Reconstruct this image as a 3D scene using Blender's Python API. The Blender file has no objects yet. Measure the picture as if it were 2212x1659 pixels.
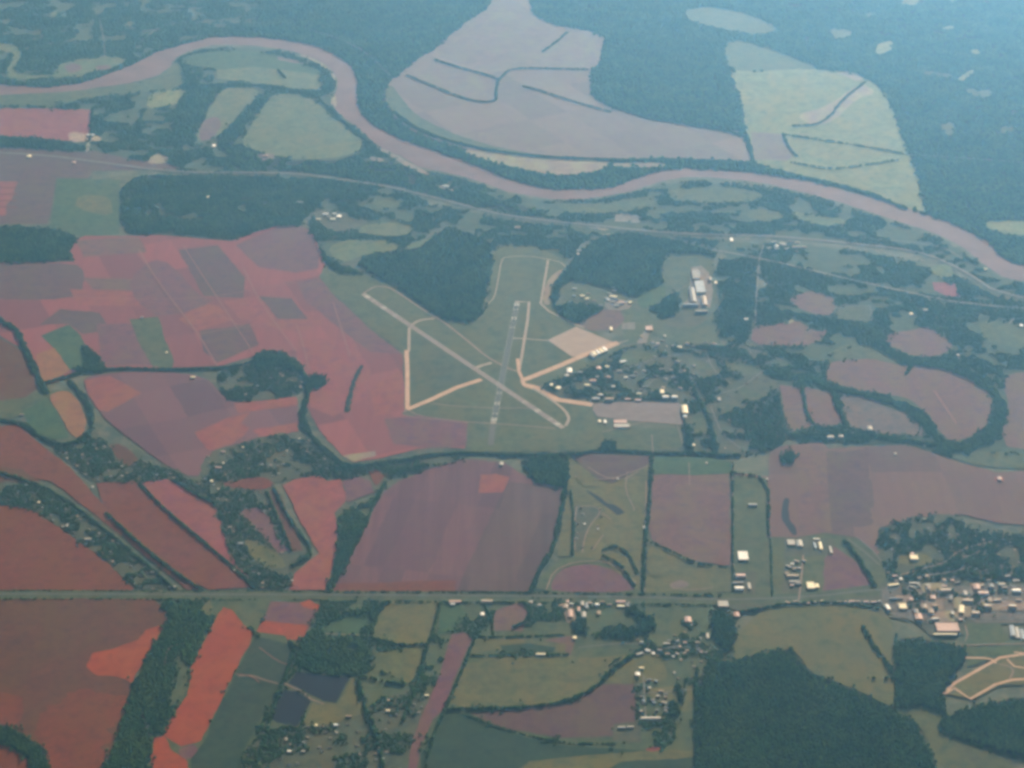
import bpy, math, random
import numpy as np
from mathutils import Vector
R = math.radians
random.seed(7); rng = np.random.default_rng(7)
S = bpy.context.scene
COL = S.collection

# ------------------------------------------------------------------ camera
# photograph measured on a 2212 x 1659 grid; runway lengths give height and tilt
FPX, DEP, ALT = 4750.0, R(28.0), 8037.0
Y0 = -ALT/math.tan(DEP)
cam = bpy.data.cameras.new('camera'); camo = bpy.data.objects.new('camera', cam); COL.objects.link(camo)
camo.location = (0, Y0, ALT); camo.rotation_euler = (math.pi/2-DEP, 0, 0)
cam.sensor_width = 36; cam.lens = 36*FPX/2212
cam.clip_start = 10; cam.clip_end = 900000
S.camera = camo
# ------------------------------------------------------------------ world and sun
SUN_AZ, SUN_EL = 17.0, 13.0        # degrees clockwise from the view direction, elevation
w = bpy.data.worlds.new('World'); S.world = w; w.use_nodes = True
nt = w.node_tree; bg = nt.nodes['Background']; sky = nt.nodes.new('ShaderNodeTexSky')
sky.sky_type = 'NISHITA'; sky.sun_disc = False; sky.sun_elevation = R(SUN_EL); sky.sun_rotation = R(SUN_AZ)
nt.links.new(sky.outputs[0], bg.inputs[0]); bg.inputs[1].default_value = 0.035
sl = bpy.data.lights.new('sun', 'SUN'); sl.energy = 5.0; sl.angle = R(0.5); sl.color = (1.0, 0.95, 0.85)
so = bpy.data.objects.new('sun', sl); COL.objects.link(so)
dv = Vector((math.sin(R(SUN_AZ))*math.cos(R(SUN_EL)), math.cos(R(SUN_AZ))*math.cos(R(SUN_EL)), math.sin(R(SUN_EL))))
so.rotation_euler = dv.to_track_quat('Z', 'Y').to_euler()
S.view_settings.view_transform = 'Standard'; S.view_settings.look = 'None'
S.view_settings.exposure = 1.6
S.cycles.volume_bounces = 1; S.cycles.max_bounces = 4; S.cycles.diffuse_bounces = 2
S.cycles.filter_width = 3.5; S.cycles.use_denoising = True; S.cycles.sample_clamp_indirect = 3.0
HAZE_COL, HAZE_DENS, HAZE_G = (0.25, 0.59, 1.0), 1.36e-5, 0.88

# ------------------------------------------------------------------ helpers
CD, SD = math.cos(DEP), math.sin(DEP)
def G(x, y):
    """point of the photo's grid -> place on the ground (metres)"""
    x = np.asarray(x, float)-1106.0; y = np.asarray(y, float)-829.5
    t = ALT/(FPX*SD+y*CD)
    return x*t, Y0+(FPX*CD-y*SD)*t
def V(X, Y):
    """place on the ground -> photo grid"""
    dY = Y-Y0
    d = dY*CD+ALT*SD
    return 1106.0+FPX*X/d, 829.5-FPX*(dY*SD-ALT*CD)/d
def tag(o, label=None, cat=None, group=None, kind=None):
    if label: o['label'] = label
    if cat: o['category'] = cat
    if group: o['group'] = group
    if kind: o['kind'] = kind
    return o
def mesh_obj(name, verts, faces, mat, parent=None, tone=None):
    me = bpy.data.meshes.new(name)
    me.from_pydata([tuple(v) for v in verts], [], [tuple(f) for f in faces])
    me.materials.append(mat); me.update()
    o = bpy.data.objects.new(name, me); COL.objects.link(o)
    if parent: o.parent = parent
    return o
def big_mesh(name, co, loops, starts, totals, mat, tone=None):
    me = bpy.data.meshes.new(name)
    me.vertices.add(len(co)); me.vertices.foreach_set('co', co.astype(np.float32).ravel())
    me.loops.add(len(loops)); me.loops.foreach_set('vertex_index', loops.astype(np.int32))
    me.polygons.add(len(starts)); me.polygons.foreach_set('loop_start', starts.astype(np.int32))
    me.polygons.foreach_set('loop_total', totals.astype(np.int32))
    me.update(calc_edges=True)
    if tone is not None:
        at = me.attributes.new('tone', 'FLOAT', 'POINT'); at.data.foreach_set('value', tone.astype(np.float32))
    me.materials.append(mat)
    o = bpy.data.objects.new(name, me); COL.objects.link(o); return o
def P(s):
    return [tuple(float(q) for q in p.split(',')) for p in s.split()]
def out(p):
    """points lying on the photo's border run on beyond it"""
    x, y = p
    if x <= 0: x = -150
    if x >= 2212: x = 2362
    if y <= 0: y = -90
    if y >= 1659: y = 1775
    return x, y
def chaikin(pts, closed=True, n=1):
    for _ in range(n):
        q = []
        m = len(pts)
        rngi = range(m) if closed else range(m-1)
        if not closed: q.append(pts[0])
        for i in rngi:
            a, b = pts[i], pts[(i+1) % m]
            q.append((a[0]*.78+b[0]*.22, a[1]*.78+b[1]*.22)); q.append((a[0]*.22+b[0]*.78, a[1]*.22+b[1]*.78))
        if not closed: q.append(pts[-1])
        pts = q
    return pts
# smooth value noise on the ground
_tab = rng.random((256, 256))
def vnoise(X, Y, s):
    x = X/s+1000.0; y = Y/s+1000.0
    xi = np.floor(x).astype(int); yi = np.floor(y).astype(int); fx = x-xi; fy = y-yi
    fx = fx*fx*(3-2*fx); fy = fy*fy*(3-2*fy)
    t = lambda a, b: _tab[a % 256, b % 256]
    return (t(xi, yi)*(1-fx)+t(xi+1, yi)*fx)*(1-fy)+(t(xi, yi+1)*(1-fx)+t(xi+1, yi+1)*fx)*fy
def wobble(pts, amp, closed=True):
    """natural, slightly ragged edges: subdivide on the ground and push sideways"""
    res = []
    m = len(pts)
    for i in range(m if closed else m-1):
        a = np.array(pts[i]); b = np.array(pts[(i+1) % m])
        L = np.hypot(*(b-a)); n = max(1, int(L/30))
        for k in range(n):
            p = a+(b-a)*k/n
            if k: 
                d = (b-a)/L; s = ((vnoise(p[0], p[1], 90.)-.5)*1.6+(vnoise(p[0], p[1], 37.)-.5))*1.3*amp
                p = p+np.array((-d[1], d[0]))*s
            res.append(tuple(p))
    if not closed: res.append(tuple(pts[-1]))
    return res

# ------------------------------------------------------------------ materials
def nodes(name):
    m = bpy.data.materials.new(name); m.use_nodes = True
    return m, m.node_tree, m.node_tree.nodes['Principled BSDF']
def mixc(nt, fac, a, b):
    n = nt.nodes.new('ShaderNodeMix'); n.data_type = 'RGBA'
    for s, v in ((0, fac), (6, a), (7, b)):
        if isinstance(v, (int, float)): n.inputs[s].default_value = v
        elif isinstance(v, tuple): n.inputs[s].default_value = (*v, 1)
        else: nt.links.new(v, n.inputs[s])
    return n.outputs[2]
def ramp(nt, src, lo, hi):
    n = nt.nodes.new('ShaderNodeMapRange'); n.inputs[1].default_value = lo; n.inputs[2].default_value = hi
    nt.links.new(src, n.inputs[0]); return n.outputs[0]
def noise(nt, coord, size, detail=3, seed=0., rough=.55, vec=None):
    mp = nt.nodes.new('ShaderNodeMapping'); nt.links.new(coord, mp.inputs[0])
    sx, sy, rz = vec if vec else (1, 1, 0)
    mp.inputs['Location'].default_value = (seed*3.7, seed*9.1, 0); mp.inputs['Rotation'].default_value = (0, 0, rz)
    mp.inputs['Scale'].default_value = (sx/size, sy/size, 1/size)
    n = nt.nodes.new('ShaderNodeTexNoise'); n.inputs['Scale'].default_value = 1; n.inputs['Detail'].default_value = detail
    n.inputs['Roughness'].default_value = rough
    nt.links.new(mp.outputs[0], n.inputs['Vector']); return n.outputs[0]
def scl(c, k): return tuple(min(.95, v*k) for v in c)
_mc = {}
def soil(c, seed=0, var=None, rows=.0, rowdir=.5, alt=None, rough=.95, parcel=None):
    """earth or grass with broad blotches, finer mottling, and faint drilled rows"""
    var = var or (.27 if c[0] > 1.3*c[1] else .42)
    if c[0] > 1.6*c[1]: c = (c[0]*1.05, c[1]*.84, c[2]*.78)
    if alt and alt[0] > 1.6*alt[1]: alt = (alt[0]*1.05, alt[1]*.84, alt[2]*.78)
    key = (c, seed, var, rows, rowdir, alt, parcel)
    if key in _mc: return _mc[key]
    m, nt, b = nodes('soil'); g = nt.nodes.new('ShaderNodeNewGeometry').outputs['Position']
    alt = tuple(v*GAIN for v in alt) if alt else (c[0]*.8, c[1]*1.1, c[2]*1.15)
    n1 = ramp(nt, noise(nt, g, 480, 3, seed), .36, .64)
    n2 = ramp(nt, noise(nt, g, 150, 4, seed+5), .32, .68)
    n3 = ramp(nt, noise(nt, g, 45, 4, seed+9, .65), .3, .7)
    n5 = ramp(nt, noise(nt, g, 210, 4, seed+14, .6, (1, .45, .6)), .42, .66)
    n6 = ramp(nt, noise(nt, g, 85, 3, seed+21), .5, .72)
    x = mixc(nt, n1, scl(c, 1+var*.6), alt)
    y = mixc(nt, n2, scl(c, 1-var*1.3), scl(c, 1+var*1.3))
    z = mixc(nt, n3, scl(c, 1-var*1.2), scl(c, 1+var*1.2))
    r = mixc(nt, .5, x, y); r = mixc(nt, .4, r, z)
    tint = (c[0]*1.05, c[1]*1.45, c[2]*.8) if c[0] > 1.3*c[1] else (c[0]*1.5, c[1]*1.15, c[2]*.9)
    cool = (c[0]*.75, c[1]*.8, c[2]*1.25) if c[0] > 1.3*c[1] else (c[0]*.55, c[1]*.72, c[2]*.85)
    f5 = nt.nodes.new('ShaderNodeMath'); f5.operation = 'MULTIPLY'; f5.inputs[1].default_value = .75; nt.links.new(n5, f5.inputs[0])
    f6 = nt.nodes.new('ShaderNodeMath'); f6.operation = 'MULTIPLY'; f6.inputs[1].default_value = .8; nt.links.new(n6, f6.inputs[0])
    r = mixc(nt, f5.outputs[0], r, tint); r = mixc(nt, f6.outputs[0], r, cool)
    if parcel:
        pw, pl, rot, amt = parcel
        mp = nt.nodes.new('ShaderNodeMapping'); mp.vector_type = 'TEXTURE'; mp.inputs['Rotation'].default_value = (0, 0, rot); mp.inputs['Scale'].default_value = (pw, pl, 1)
        wv = nt.nodes.new('ShaderNodeVectorMath'); wv.operation = 'MULTIPLY_ADD'
        tn = nt.nodes.new('ShaderNodeTexNoise'); tn.inputs['Scale'].default_value = 1/400; nt.links.new(g, tn.inputs['Vector'])
        nt.links.new(tn.outputs['Color'], wv.inputs[0]); wv.inputs[1].default_value = (90, 90, 0); nt.links.new(g, wv.inputs[2]); nt.links.new(wv.outputs[0], mp.inputs[0])
        fl = nt.nodes.new('ShaderNodeVectorMath'); fl.operation = 'FLOOR'; nt.links.new(mp.outputs[0], fl.inputs[0])
        sx = nt.nodes.new('ShaderNodeSeparateXYZ'); nt.links.new(fl.outputs[0], sx.inputs[0]); cx = nt.nodes.new('ShaderNodeCombineXYZ')
        nt.links.new(sx.outputs[0], cx.inputs[0]); nt.links.new(sx.outputs[1], cx.inputs[1]); cx.inputs[2].default_value = seed
        wn = nt.nodes.new('ShaderNodeTexWhiteNoise'); nt.links.new(cx.outputs[0], wn.inputs['Vector'])
        lo = mixc(nt, amt, r, (c[0]*.66, c[1]*.78, c[2]*.86)); hi = mixc(nt, amt, r, (c[0]*1.35, c[1]*1.4, c[2]*1.2))
        r = mixc(nt, wn.outputs['Value'], lo, hi)
    if rows:
        n4 = ramp(nt, noise(nt, g, 60, 2, seed+2, vec=(1, .04, rowdir)), .3, .7)
        r = mixc(nt, n4, mixc(nt, rows, r, scl(c, .6)), r)
    nt.links.new(r, b.inputs['Base Color']); b.inputs['Roughness'].default_value = rough
    b.inputs['Specular IOR Level'].default_value = .03
    _mc[key] = m; return m
def plain(name, c, var=.1, size=25, rough=.9, spec=.05, metal=0.):
    m, nt, b = nodes(name); g = nt.nodes.new('ShaderNodeNewGeometry').outputs['Position']
    n = ramp(nt, noise(nt, g, size, 4), .3, .7)
    nt.links.new(mixc(nt, n, scl(c, 1-var), scl(c, 1+var)), b.inputs['Base Color'])
    b.inputs['Roughness'].default_value = rough; b.inputs['Specular IOR Level'].default_value = spec
    b.inputs['Metallic'].default_value = metal
    return m
def foliage():
    m, nt, b = nodes('foliage'); at = nt.nodes.new('ShaderNodeAttribute'); at.attribute_name = 'tone'
    g = nt.nodes.new('ShaderNodeNewGeometry').outputs['Position']
    n1 = ramp(nt, noise(nt, g, 260, 4, 2., .65), .38, .62)
    a = mixc(nt, at.outputs['Fac'], (.018, .048, .020), (.044, .100, .034))
    b2 = mixc(nt, at.outputs['Fac'], (.030, .058, .019), (.076, .120, .038))
    nt.links.new(mixc(nt, n1, a, b2), b.inputs['Base Color']); b.inputs['Roughness'].default_value = 1
    b.inputs['Specular IOR Level'].default_value = 0
    return m
PAL = dict(
 pink=(.33, .100, .098), salmon=(.34, .105, .080), red=(.39, .078, .016), brown=(.145, .060, .022), rust=(.205, .058, .018),
 greypink=(.205, .122, .108), mauve=(.20, .095, .115), dusk=(.15, .088, .085), grey=(.17, .135, .115),
 ochre=(.34, .17, .065), olive=(.150, .148, .046), sage=(.098, .122, .052), green=(.065, .120, .045), deep=(.035, .066, .030),
 pale=(.225, .250, .100), pasture=(.150, .180, .075), grass=(.112, .132, .050), sand=(.55, .36, .25), tan=(.40, .28, .19),
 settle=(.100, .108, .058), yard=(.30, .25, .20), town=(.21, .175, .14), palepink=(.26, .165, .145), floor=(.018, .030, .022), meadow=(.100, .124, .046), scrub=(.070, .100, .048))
GAIN = .56
PAL = {k: tuple(v*GAIN for v in c) for k, c in PAL.items()}
M_FOL = foliage()
M_CONC = plain('concrete', (.30, .235, .175), .12, 40); M_CONC2 = plain('old_concrete', (.44, .28, .175), .14, 60)
M_ASPH = plain('asphalt', (.070, .076, .062), .12, 60); M_APRON = plain('apron_paving', (.165, .125, .112), .14, 80)
M_ROAD = plain('road_surface', (.135, .125, .10), .12, 60); M_LANE = plain('lane_surface', (.20, .14, .10), .15, 50)
M_MARK = plain('marking_paint', (.50, .48, .42), .04, 20); M_DIRT = plain('dirt_track', (.22, .10, .07), .15, 60)
def water(name, c, rough):
    m, nt, b = nodes(name); g = nt.nodes.new('ShaderNodeNewGeometry').outputs['Position']
    n = ramp(nt, noise(nt, g, 300, 4), .3, .7)
    nt.links.new(mixc(nt, n, scl(c, .8), scl(c, 1.18)), b.inputs['Base Color']); b.inputs['Roughness'].default_value = rough
    b.inputs['Specular IOR Level'].default_value = .05
    bp = nt.nodes.new('ShaderNodeBump'); bp.inputs['Strength'].default_value = .3; bp.inputs['Distance'].default_value = .3
    nt.links.new(noise(nt, g, 9, 3), bp.inputs['Height']); nt.links.new(bp.outputs[0], b.inputs['Normal'])
    return m
M_RIVER = water('muddy_water', (.135, .07, .06), .9); M_POND = water('pond_water', (.001, .003, .008), .9)

# ------------------------------------------------------------------ ground
gs = [-210000, -90000, -45000]+list(range(-22000, 22001, 1000))+[45000, 90000, 210000]
n = len(gs)
m_ground, nt, b = nodes('countryside')
g = nt.nodes.new('ShaderNodeNewGeometry').outputs['Position']
base = mixc(nt, ramp(nt, noise(nt, g, 420, 5, 3.), .38, .62), (.020, .036, .018), (.070, .078, .036))
base = mixc(nt, ramp(nt, noise(nt, g, 110, 4, 8.), .45, .75), base, (.11, .095, .05))
nt.links.new(base, b.inputs['Base Color']); b.inputs['Roughness'].default_value = .95; b.inputs['Specular IOR Level'].default_value = .1
tag(mesh_obj('ground', [(x, y, 0) for y in gs for x in gs],
    [(j*n+i, j*n+i+1, (j+1)*n+i+1, (j+1)*n+i) for j in range(n-1) for i in range(n-1)], m_ground), kind='structure')

# ------------------------------------------------------------------ painter's list: every sheet, wood and strip in order
RX0, RY0, RW, RH = -170, -110, 2560, 1910
idmap = np.zeros((RH, RW), np.int32)
def raster(pts, val):
    xs = np.array([p[0]-RX0 for p in pts]); ys = np.array([p[1]-RY0 for p in pts])
    x2 = np.roll(xs, -1); y2 = np.roll(ys, -1)
    for r in range(max(0, int(ys.min())), min(RH, int(ys.max())+2)):
        yc = r+.5
        h = (ys <= yc) != (y2 <= yc)
        if not h.any(): continue
        c = np.sort(xs[h]+(yc-ys[h])/(y2[h]-ys[h])*(x2[h]-xs[h]))
        for a, b_ in zip(c[::2], c[1::2]):
            i0, i1 = max(0, int(round(a))), min(RW, int(round(b_)))
            if i1 > i0: idmap[r, i0:i1] = val
ZL = [0.3]
def nextz():
    ZL[0] += .016; return ZL[0]
WOODS = []; NOPLANT = set()
_id = [0]; ZID = {0: 0.0}
def sheet(name, gpts, mat):
    z = nextz(); ZID[_id[0]] = z
    import mathutils
    tris = mathutils.geometry.tessellate_polygon([[Vector((p[0], p[1], 0)) for p in gpts]])
    o = mesh_obj(name, [(p[0], p[1], z) for p in gpts], tris, mat)
    return tag(o, kind='structure')
def area(name, s, col, curve=0, seed=None, mat=None, wob=6, **k):
    _id[0] += 1
    pts = [out(p) for p in P(s)]
    if curve: pts = chaikin(pts, True, curve)
    raster(pts, _id[0])
    if mat: NOPLANT.add(_id[0])
    gp = [tuple(float(q) for q in G(*p)) for p in pts]
    gp = wobble(gp, wob) if wob else gp
    return sheet(name, gp, mat or soil(PAL[col], seed if seed is not None else _id[0] % 17, **k))
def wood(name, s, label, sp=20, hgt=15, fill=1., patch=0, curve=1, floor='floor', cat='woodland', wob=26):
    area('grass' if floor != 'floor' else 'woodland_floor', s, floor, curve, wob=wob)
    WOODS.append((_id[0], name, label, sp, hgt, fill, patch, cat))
def ribbon(pts, width):
    """strip outline of constant ground width along a polyline of ground points; width may vary"""
    p = np.array(pts); d = np.gradient(p, axis=0); d /= np.linalg.norm(d, axis=1)[:, None]
    nrm = np.stack([-d[:, 1], d[:, 0]], 1); wv = np.broadcast_to(np.asarray(width, float), (len(p),))[:, None]/2
    return p+nrm*wv, p-nrm*wv
def strip(name, s, width, mat, curve=0, kind='structure', z=None, mark=True):
    _id[0] += 1; NOPLANT.add(_id[0])
    v = [out(p) for p in P(s)]
    if curve: v = chaikin(v, False, curve)
    gp = [tuple(float(q) for q in G(*p)) for p in v]
    # subdivide long pieces so that bends stay smooth
    a, b_ = ribbon(gp, width)
    if mark:
        l = [V(*q) for q in a]+[V(*q) for q in b_[::-1]]
        for i in range(len(a)-1):
            raster([V(*a[i]), V(*a[i+1]), V(*b_[i+1]), V(*b_[i])], _id[0])
    z = nextz() if z is None else z
    ZID[_id[0]] = z
    m = len(a)
    o = mesh_obj(name, [(*q, z) for q in a]+[(*q, z) for q in b_], [(i, i+1, m+i+1, m+i) for i in range(m-1)], mat)
    return tag(o, kind=kind)
LINES = []
def line(name, s, width, label, sp=15, hgt=13, curve=1, fill=.85):
    LINES.append((name, [out(p) for p in P(s)], width, label, sp, hgt, curve, fill))
_a, _b = G(300, 540), G(470, 790); FD = math.atan2(float(_b[1]-_a[1]), float(_b[0]-_a[0]))+math.pi/2
_a, _b = G(830, 1050), G(720, 1278); FC = math.atan2(float(_b[1]-_a[1]), float(_b[0]-_a[0]))+math.pi/2
# ---- north of the river
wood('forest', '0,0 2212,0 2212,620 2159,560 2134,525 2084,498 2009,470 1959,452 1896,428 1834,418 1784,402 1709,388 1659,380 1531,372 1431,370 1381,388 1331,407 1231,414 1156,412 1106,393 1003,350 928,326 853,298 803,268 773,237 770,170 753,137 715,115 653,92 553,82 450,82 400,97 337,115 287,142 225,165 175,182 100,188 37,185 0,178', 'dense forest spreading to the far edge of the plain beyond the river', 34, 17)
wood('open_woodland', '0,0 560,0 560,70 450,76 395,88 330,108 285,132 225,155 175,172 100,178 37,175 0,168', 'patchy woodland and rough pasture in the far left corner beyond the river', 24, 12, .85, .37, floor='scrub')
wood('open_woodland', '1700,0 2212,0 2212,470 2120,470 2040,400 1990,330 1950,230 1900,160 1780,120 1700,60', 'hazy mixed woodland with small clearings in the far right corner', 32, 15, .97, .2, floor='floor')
area('grass_field', '118,158 125,140 165,127 232,120 275,126 262,140 210,152 172,168 110,166', 'pasture', 1)
area('grass_field', '0,90 22,92 42,104 48,122 34,140 28,154 40,162 112,160 112,168 40,172 18,165 14,150 28,130 26,110 0,102', 'pasture', 1)
area('bare_field', '135,142 165,135 180,150 150,160', 'greypink', 1); area('bare_field', '205,142 240,140 238,152 212,154', 'greypink', 1)
area('grass_field', '108,28 126,22 124,34 112,38', 'pasture', 1); area('grass_field', '268,50 292,44 288,56 270,58', 'pasture', 1)
area('grass_field', '1563,90 1600,86 1655,100 1705,120 1780,148 1700,150 1640,155 1574,152', 'meadow', 1)
area('grass_field', '1470,20 1540,14 1620,30 1690,62 1640,78 1560,62 1500,50', 'sage', 1); area('grass_field', '1930,0 2000,0 1990,10 1940,12','pasture',1)
area('grass_field', '1896,92 1930,87 1926,112 1889,118', 'pale', 1); area('grass_field', '2095,106 2118,108 2116,118 2098,116', 'pale', 1)
area('grass_field', '2064,172 2098,150 2106,154 2082,176', 'pale', 1); area('grass_field', '2032,58 2062,54 2060,63 2036,64', 'pale', 1)
area('grass_field', '2044,0 2082,0 2070,5 2048,4', 'pale', 1); area('grass_field', '2160,275 2190,268 2196,284 2166,290', 'sage', 1)
area('grass_field', '2030,265 2060,262 2062,290 2036,292', 'sage', 1); area('grass_field', '1990,150 2060,160 2062,168 2000,162', 'sage', 1)
area('grass_field', '1870,28 1895,26 1890,36 1872,36','pasture',1); area('grass_field', '1790,60 1840,64 1836,82 1800,84','sage',1); area('grass_field','2080,190 2150,196 2140,210 2090,206','sage',1)
area('bare_field', '1060,15 1085,0 1130,0 1146,20 1165,40 1210,57 1250,62 1308,78 1300,98 1297,135 1275,152 1278,203 1310,230 1380,248 1480,265 1560,278 1608,285 1618,310 1625,342 1618,350 1540,345 1400,343 1330,345 1310,352 1300,370 1250,378 1190,378 1140,368 1080,350 1020,327 960,310 900,288 858,260 835,225 828,200 838,182 870,152 905,125 935,110 960,85 1010,45', 'palepink', 1, seed=3, alt=(.26, .17, .12), wob=14, parcel=(420, 700, .5, .5))
area('bare_field', '940,132 1000,152 1060,168 1068,185 1062,215 1030,214 975,198 900,165', 'palepink', 0, seed=5)
area('bare_field', '1010,45 1060,15 1110,20 1150,40 1200,66 1160,100 1110,140 1075,160 1000,140 940,118 960,85', 'palepink', 1, seed=6, alt=(.21,.15,.15))
area('bare_field', '1225,70 1305,80 1296,135 1270,148 1170,142 1120,140 1180,112', 'palepink', 1, seed=8, alt=(.30, .20, .13))
area('grass_field', '828,200 845,180 865,210 900,250 980,290 1080,320 1180,336 1240,338 1230,345 1100,334 980,305 900,285 850,250', 'sage', 1)
area('bare_field', '985,322 1100,332 1200,340 1320,350 1302,369 1250,377 1180,377 1106,361 1040,343', 'tan', 1, seed=2, alt=(.22, .17, .10))
area('sand_bar', '1028,290 1045,286 1066,292 1080,303 1105,312 1135,317 1190,330 1235,336 1220,340 1150,328 1100,322 1060,310', 'palepink', 1, alt=(.36, .24, .18))
area('sand_bar', '1321,353 1380,350 1452,353 1440,359 1390,362 1328,360', 'tan', 0, alt=(.48, .32, .24))
area('grass_field', '1576,152 1640,155 1700,150 1780,150 1860,165 1890,180 1915,205 1930,240 1945,285 1955,310 1970,345 1985,385 1995,430 2000,457 1965,452 1905,427 1850,408 1760,385 1700,375 1628,350 1622,310 1612,285 1605,240 1590,190', 'pale', 0, seed=4, alt=(.20, .25, .15), wob=14)
area('bare_field', '1622,285 1690,290 1718,332 1700,347 1630,345', 'palepink', 0); area('bare_field', '1715,250 1790,228 1860,178 1895,200 1850,215 1800,262 1760,272', 'tan', 1, alt=(.25,.22,.15))
area('grass_field', '1700,286 1880,312 1950,330 1880,342 1800,345 1740,335', 'pale', 1, seed=9, alt=(.30, .24, .13))
area('sand_bar', '1795,152 1845,155 1868,172 1850,176 1820,162', 'tan', 1)
area('grass_field', '2122,484 2145,474 2212,484 2212,518 2180,508 2135,495', 'pale', 1)
area('grass_field', '1655,375 1760,392 1850,415 1900,432 1890,438 1800,412 1700,392', 'meadow', 1)
# ---- the river
_id[0] += 1
_u = P('0,175 37,185 100,188 175,180 225,163 287,140 337,113 400,95 450,81 500,79 553,80 610,86 653,92 690,102 715,115 740,128 757,142 768,160 773,180 772,200 771,220 775,240 786,254 803,267 828,282 853,295 890,309 928,322 965,335 1003,347 1055,369 1106,390 1140,400 1181,408 1231,410 1290,408 1331,403 1381,382 1431,368 1480,364 1531,367 1595,370 1659,377 1709,385 1784,400 1834,415 1896,425 1925,436 1959,450 2009,467 2050,480 2084,495 2134,522 2159,552 2185,570 2212,587')
_l = P('0,207 37,210 75,212 125,207 165,199 200,190 240,185 275,180 337,165 367,145 380,125 400,114 425,105 462,97 490,97 525,98 553,99 590,103 615,107 640,113 660,120 684,129 703,140 718,153 728,170 730,182 726,198 716,217 716,228 730,243 752,261 778,280 796,297 815,315 840,327 865,337 884,348 903,360 928,366 953,370 978,376 1003,382 1053,398 1095,414 1131,420 1181,429 1231,431 1268,429 1306,424 1368,412 1431,391 1481,382 1531,383 1600,389 1659,397 1700,408 1741,417 1809,435 1884,460 1915,470 1946,480 1990,494 2034,510 2084,537 2121,568 2171,602 2212,624')
NOPLANT.add(_id[0]); raster([out(p) for p in _u]+[out(p) for p in _l[::-1]], _id[0])
sheet('river', [tuple(float(q) for q in G(*out(p))) for p in _u+_l[::-1]], M_RIVER)
area('sand_bar', '640,118 662,120 706,142 728,168 722,180 712,160 690,142 655,128', 'tan', 1); area('sand_bar', '714,216 722,205 728,214 724,236 716,232', 'tan', 1)
# ---- between river and highway
wood('riverside_woodland', '0,210 75,215 125,210 200,193 275,183 337,168 367,148 383,126 425,108 480,102 553,103 615,111 660,124 703,144 722,170 724,190 710,217 728,246 778,284 815,318 865,342 903,364 953,375 1003,387 1095,418 1181,433 1231,435 1306,428 1368,416 1431,395 1531,388 1659,402 1741,420 1809,440 1884,465 1946,485 2034,514 2084,541 2121,572 2171,606 2212,628 2212,660 2159,635 2084,585 2009,550 1934,535 1834,525 1734,515 1659,507 1500,505 1400,500 1250,485 1130,472 1060,460 950,430 850,405 750,390 650,375 553,372 420,372 330,366 200,348 100,335 0,320', 'broken woodland and pasture between the near river bank and the highway', 19, 12, .8, .43, floor='scrub')
area('grass_field', '0,212 200,196 330,172 365,152 378,130 390,140 400,190 300,200 200,210 100,226 0,232', 'meadow', 1)
area('grass_field', '400,118 470,108 560,112 610,120 690,150 700,165 640,168 560,160 470,150 395,140', 'green', 1, alt=(.12, .15, .09))
area('grass_field', '468,150 553,145 600,150 640,155 690,162 692,195 640,192 560,180 468,170', 'pasture', 0, alt=(.20, .20, .11))
area('grass_field', '325,200 365,195 405,191 398,215 370,229 312,235', 'pale', 1); area('grass_field', '480,190 540,188 562,200 522,245 478,290 430,308 424,290 445,250 462,220', 'pasture', 1, alt=(.18, .16, .11))
area('bare_field', '432,262 470,250 480,270 460,300 430,306', 'greypink', 1)
area('grass_field', '560,216 600,200 660,205 700,235 740,265 790,310 772,330 720,342 640,345 560,330 518,310 545,270', 'pasture', 1, seed=3, alt=(.13, .17, .09))
wood('wood', '405,190 475,190 455,225 430,262 418,298 378,296 372,250', 'dark wood between two pale fields inside the left river bend', 24)
wood('wood', '562,203 592,203 548,250 512,300 482,332 468,300 522,245', 'dark slanting wood beside the large green field in the river bend', 24)
wood('wood', '500,322 620,348 720,346 860,352 900,372 950,398 1050,420 1100,442 1180,455 1180,470 1080,455 950,425 850,400 750,384 640,370 500,366', 'long wood between the highway and the curving river', 24, 14, .9, .25)
area('bare_field', '600,122 640,128 658,138 630,136 600,130', 'palepink', 0); area('grass_field', '800,336 830,344 826,352 800,346', 'yard', 1)
area('gravel_bank', '813,316 836,326 862,338 880,350 905,362 932,376 925,379 898,370 872,356 850,340 820,324', 'yard', 1)
area('yard', '940,398 960,402 985,412 975,414 945,404', 'sand', 1); area('yard', '1255,495 1270,492 1300,492 1340,502 1310,508 1270,509 1252,502', 'tan', 1)
area('yard', '1330,465 1345,460 1388,466 1380,482 1328,478', 'yard', 0); area('yard', '1083,484 1110,484 1180,492 1195,498 1150,500 1090,492', 'greypink', 1)
area('grass_field', '1190,440 1300,438 1400,420 1420,440 1350,460 1240,462', 'meadow', 1); area('grass_field', '1440,408 1560,400 1650,415 1640,436 1540,440 1450,432', 'meadow', 1)
area('grass_field', '1700,455 1740,462 1810,470 1835,482 1800,490 1740,480','pasture',1); area('grass_field','1620,450 1680,455 1700,470 1650,480 1610,470','meadow',1)
area('sand_bar', '556,332 592,332 596,342 570,348 556,344', 'palepink', 1)
area('bare_field', '0,235 100,234 200,237 194,290 190,306 150,305 70,296 0,290', 'pink', 0, alt=(.26, .115, .13))
wood('wood', '0,291 70,298 150,308 188,316 184,326 120,322 0,309', 'narrow dark wood below the pink field at the left edge', 18)
area('yard', '148,288 160,285 212,294 220,300 216,304 150,308', 'sand', 0); area('yard','188,304 196,304 192,325 184,330','tan',0)
area('bare_field', '0,311 90,322 184,330 200,325 290,345 360,352 400,366 330,366 200,370 192,386 122,384 118,410 104,484 0,486', 'dusk', 0, seed=4, alt=(.14, .12, .09))
area('bare_field', '0,392 38,393 30,415 25,432 15,440 12,466 0,468', 'salmon', 0); area('gravel_pit','325,337 345,332 366,340 362,352 318,355','tan',1)
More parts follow.
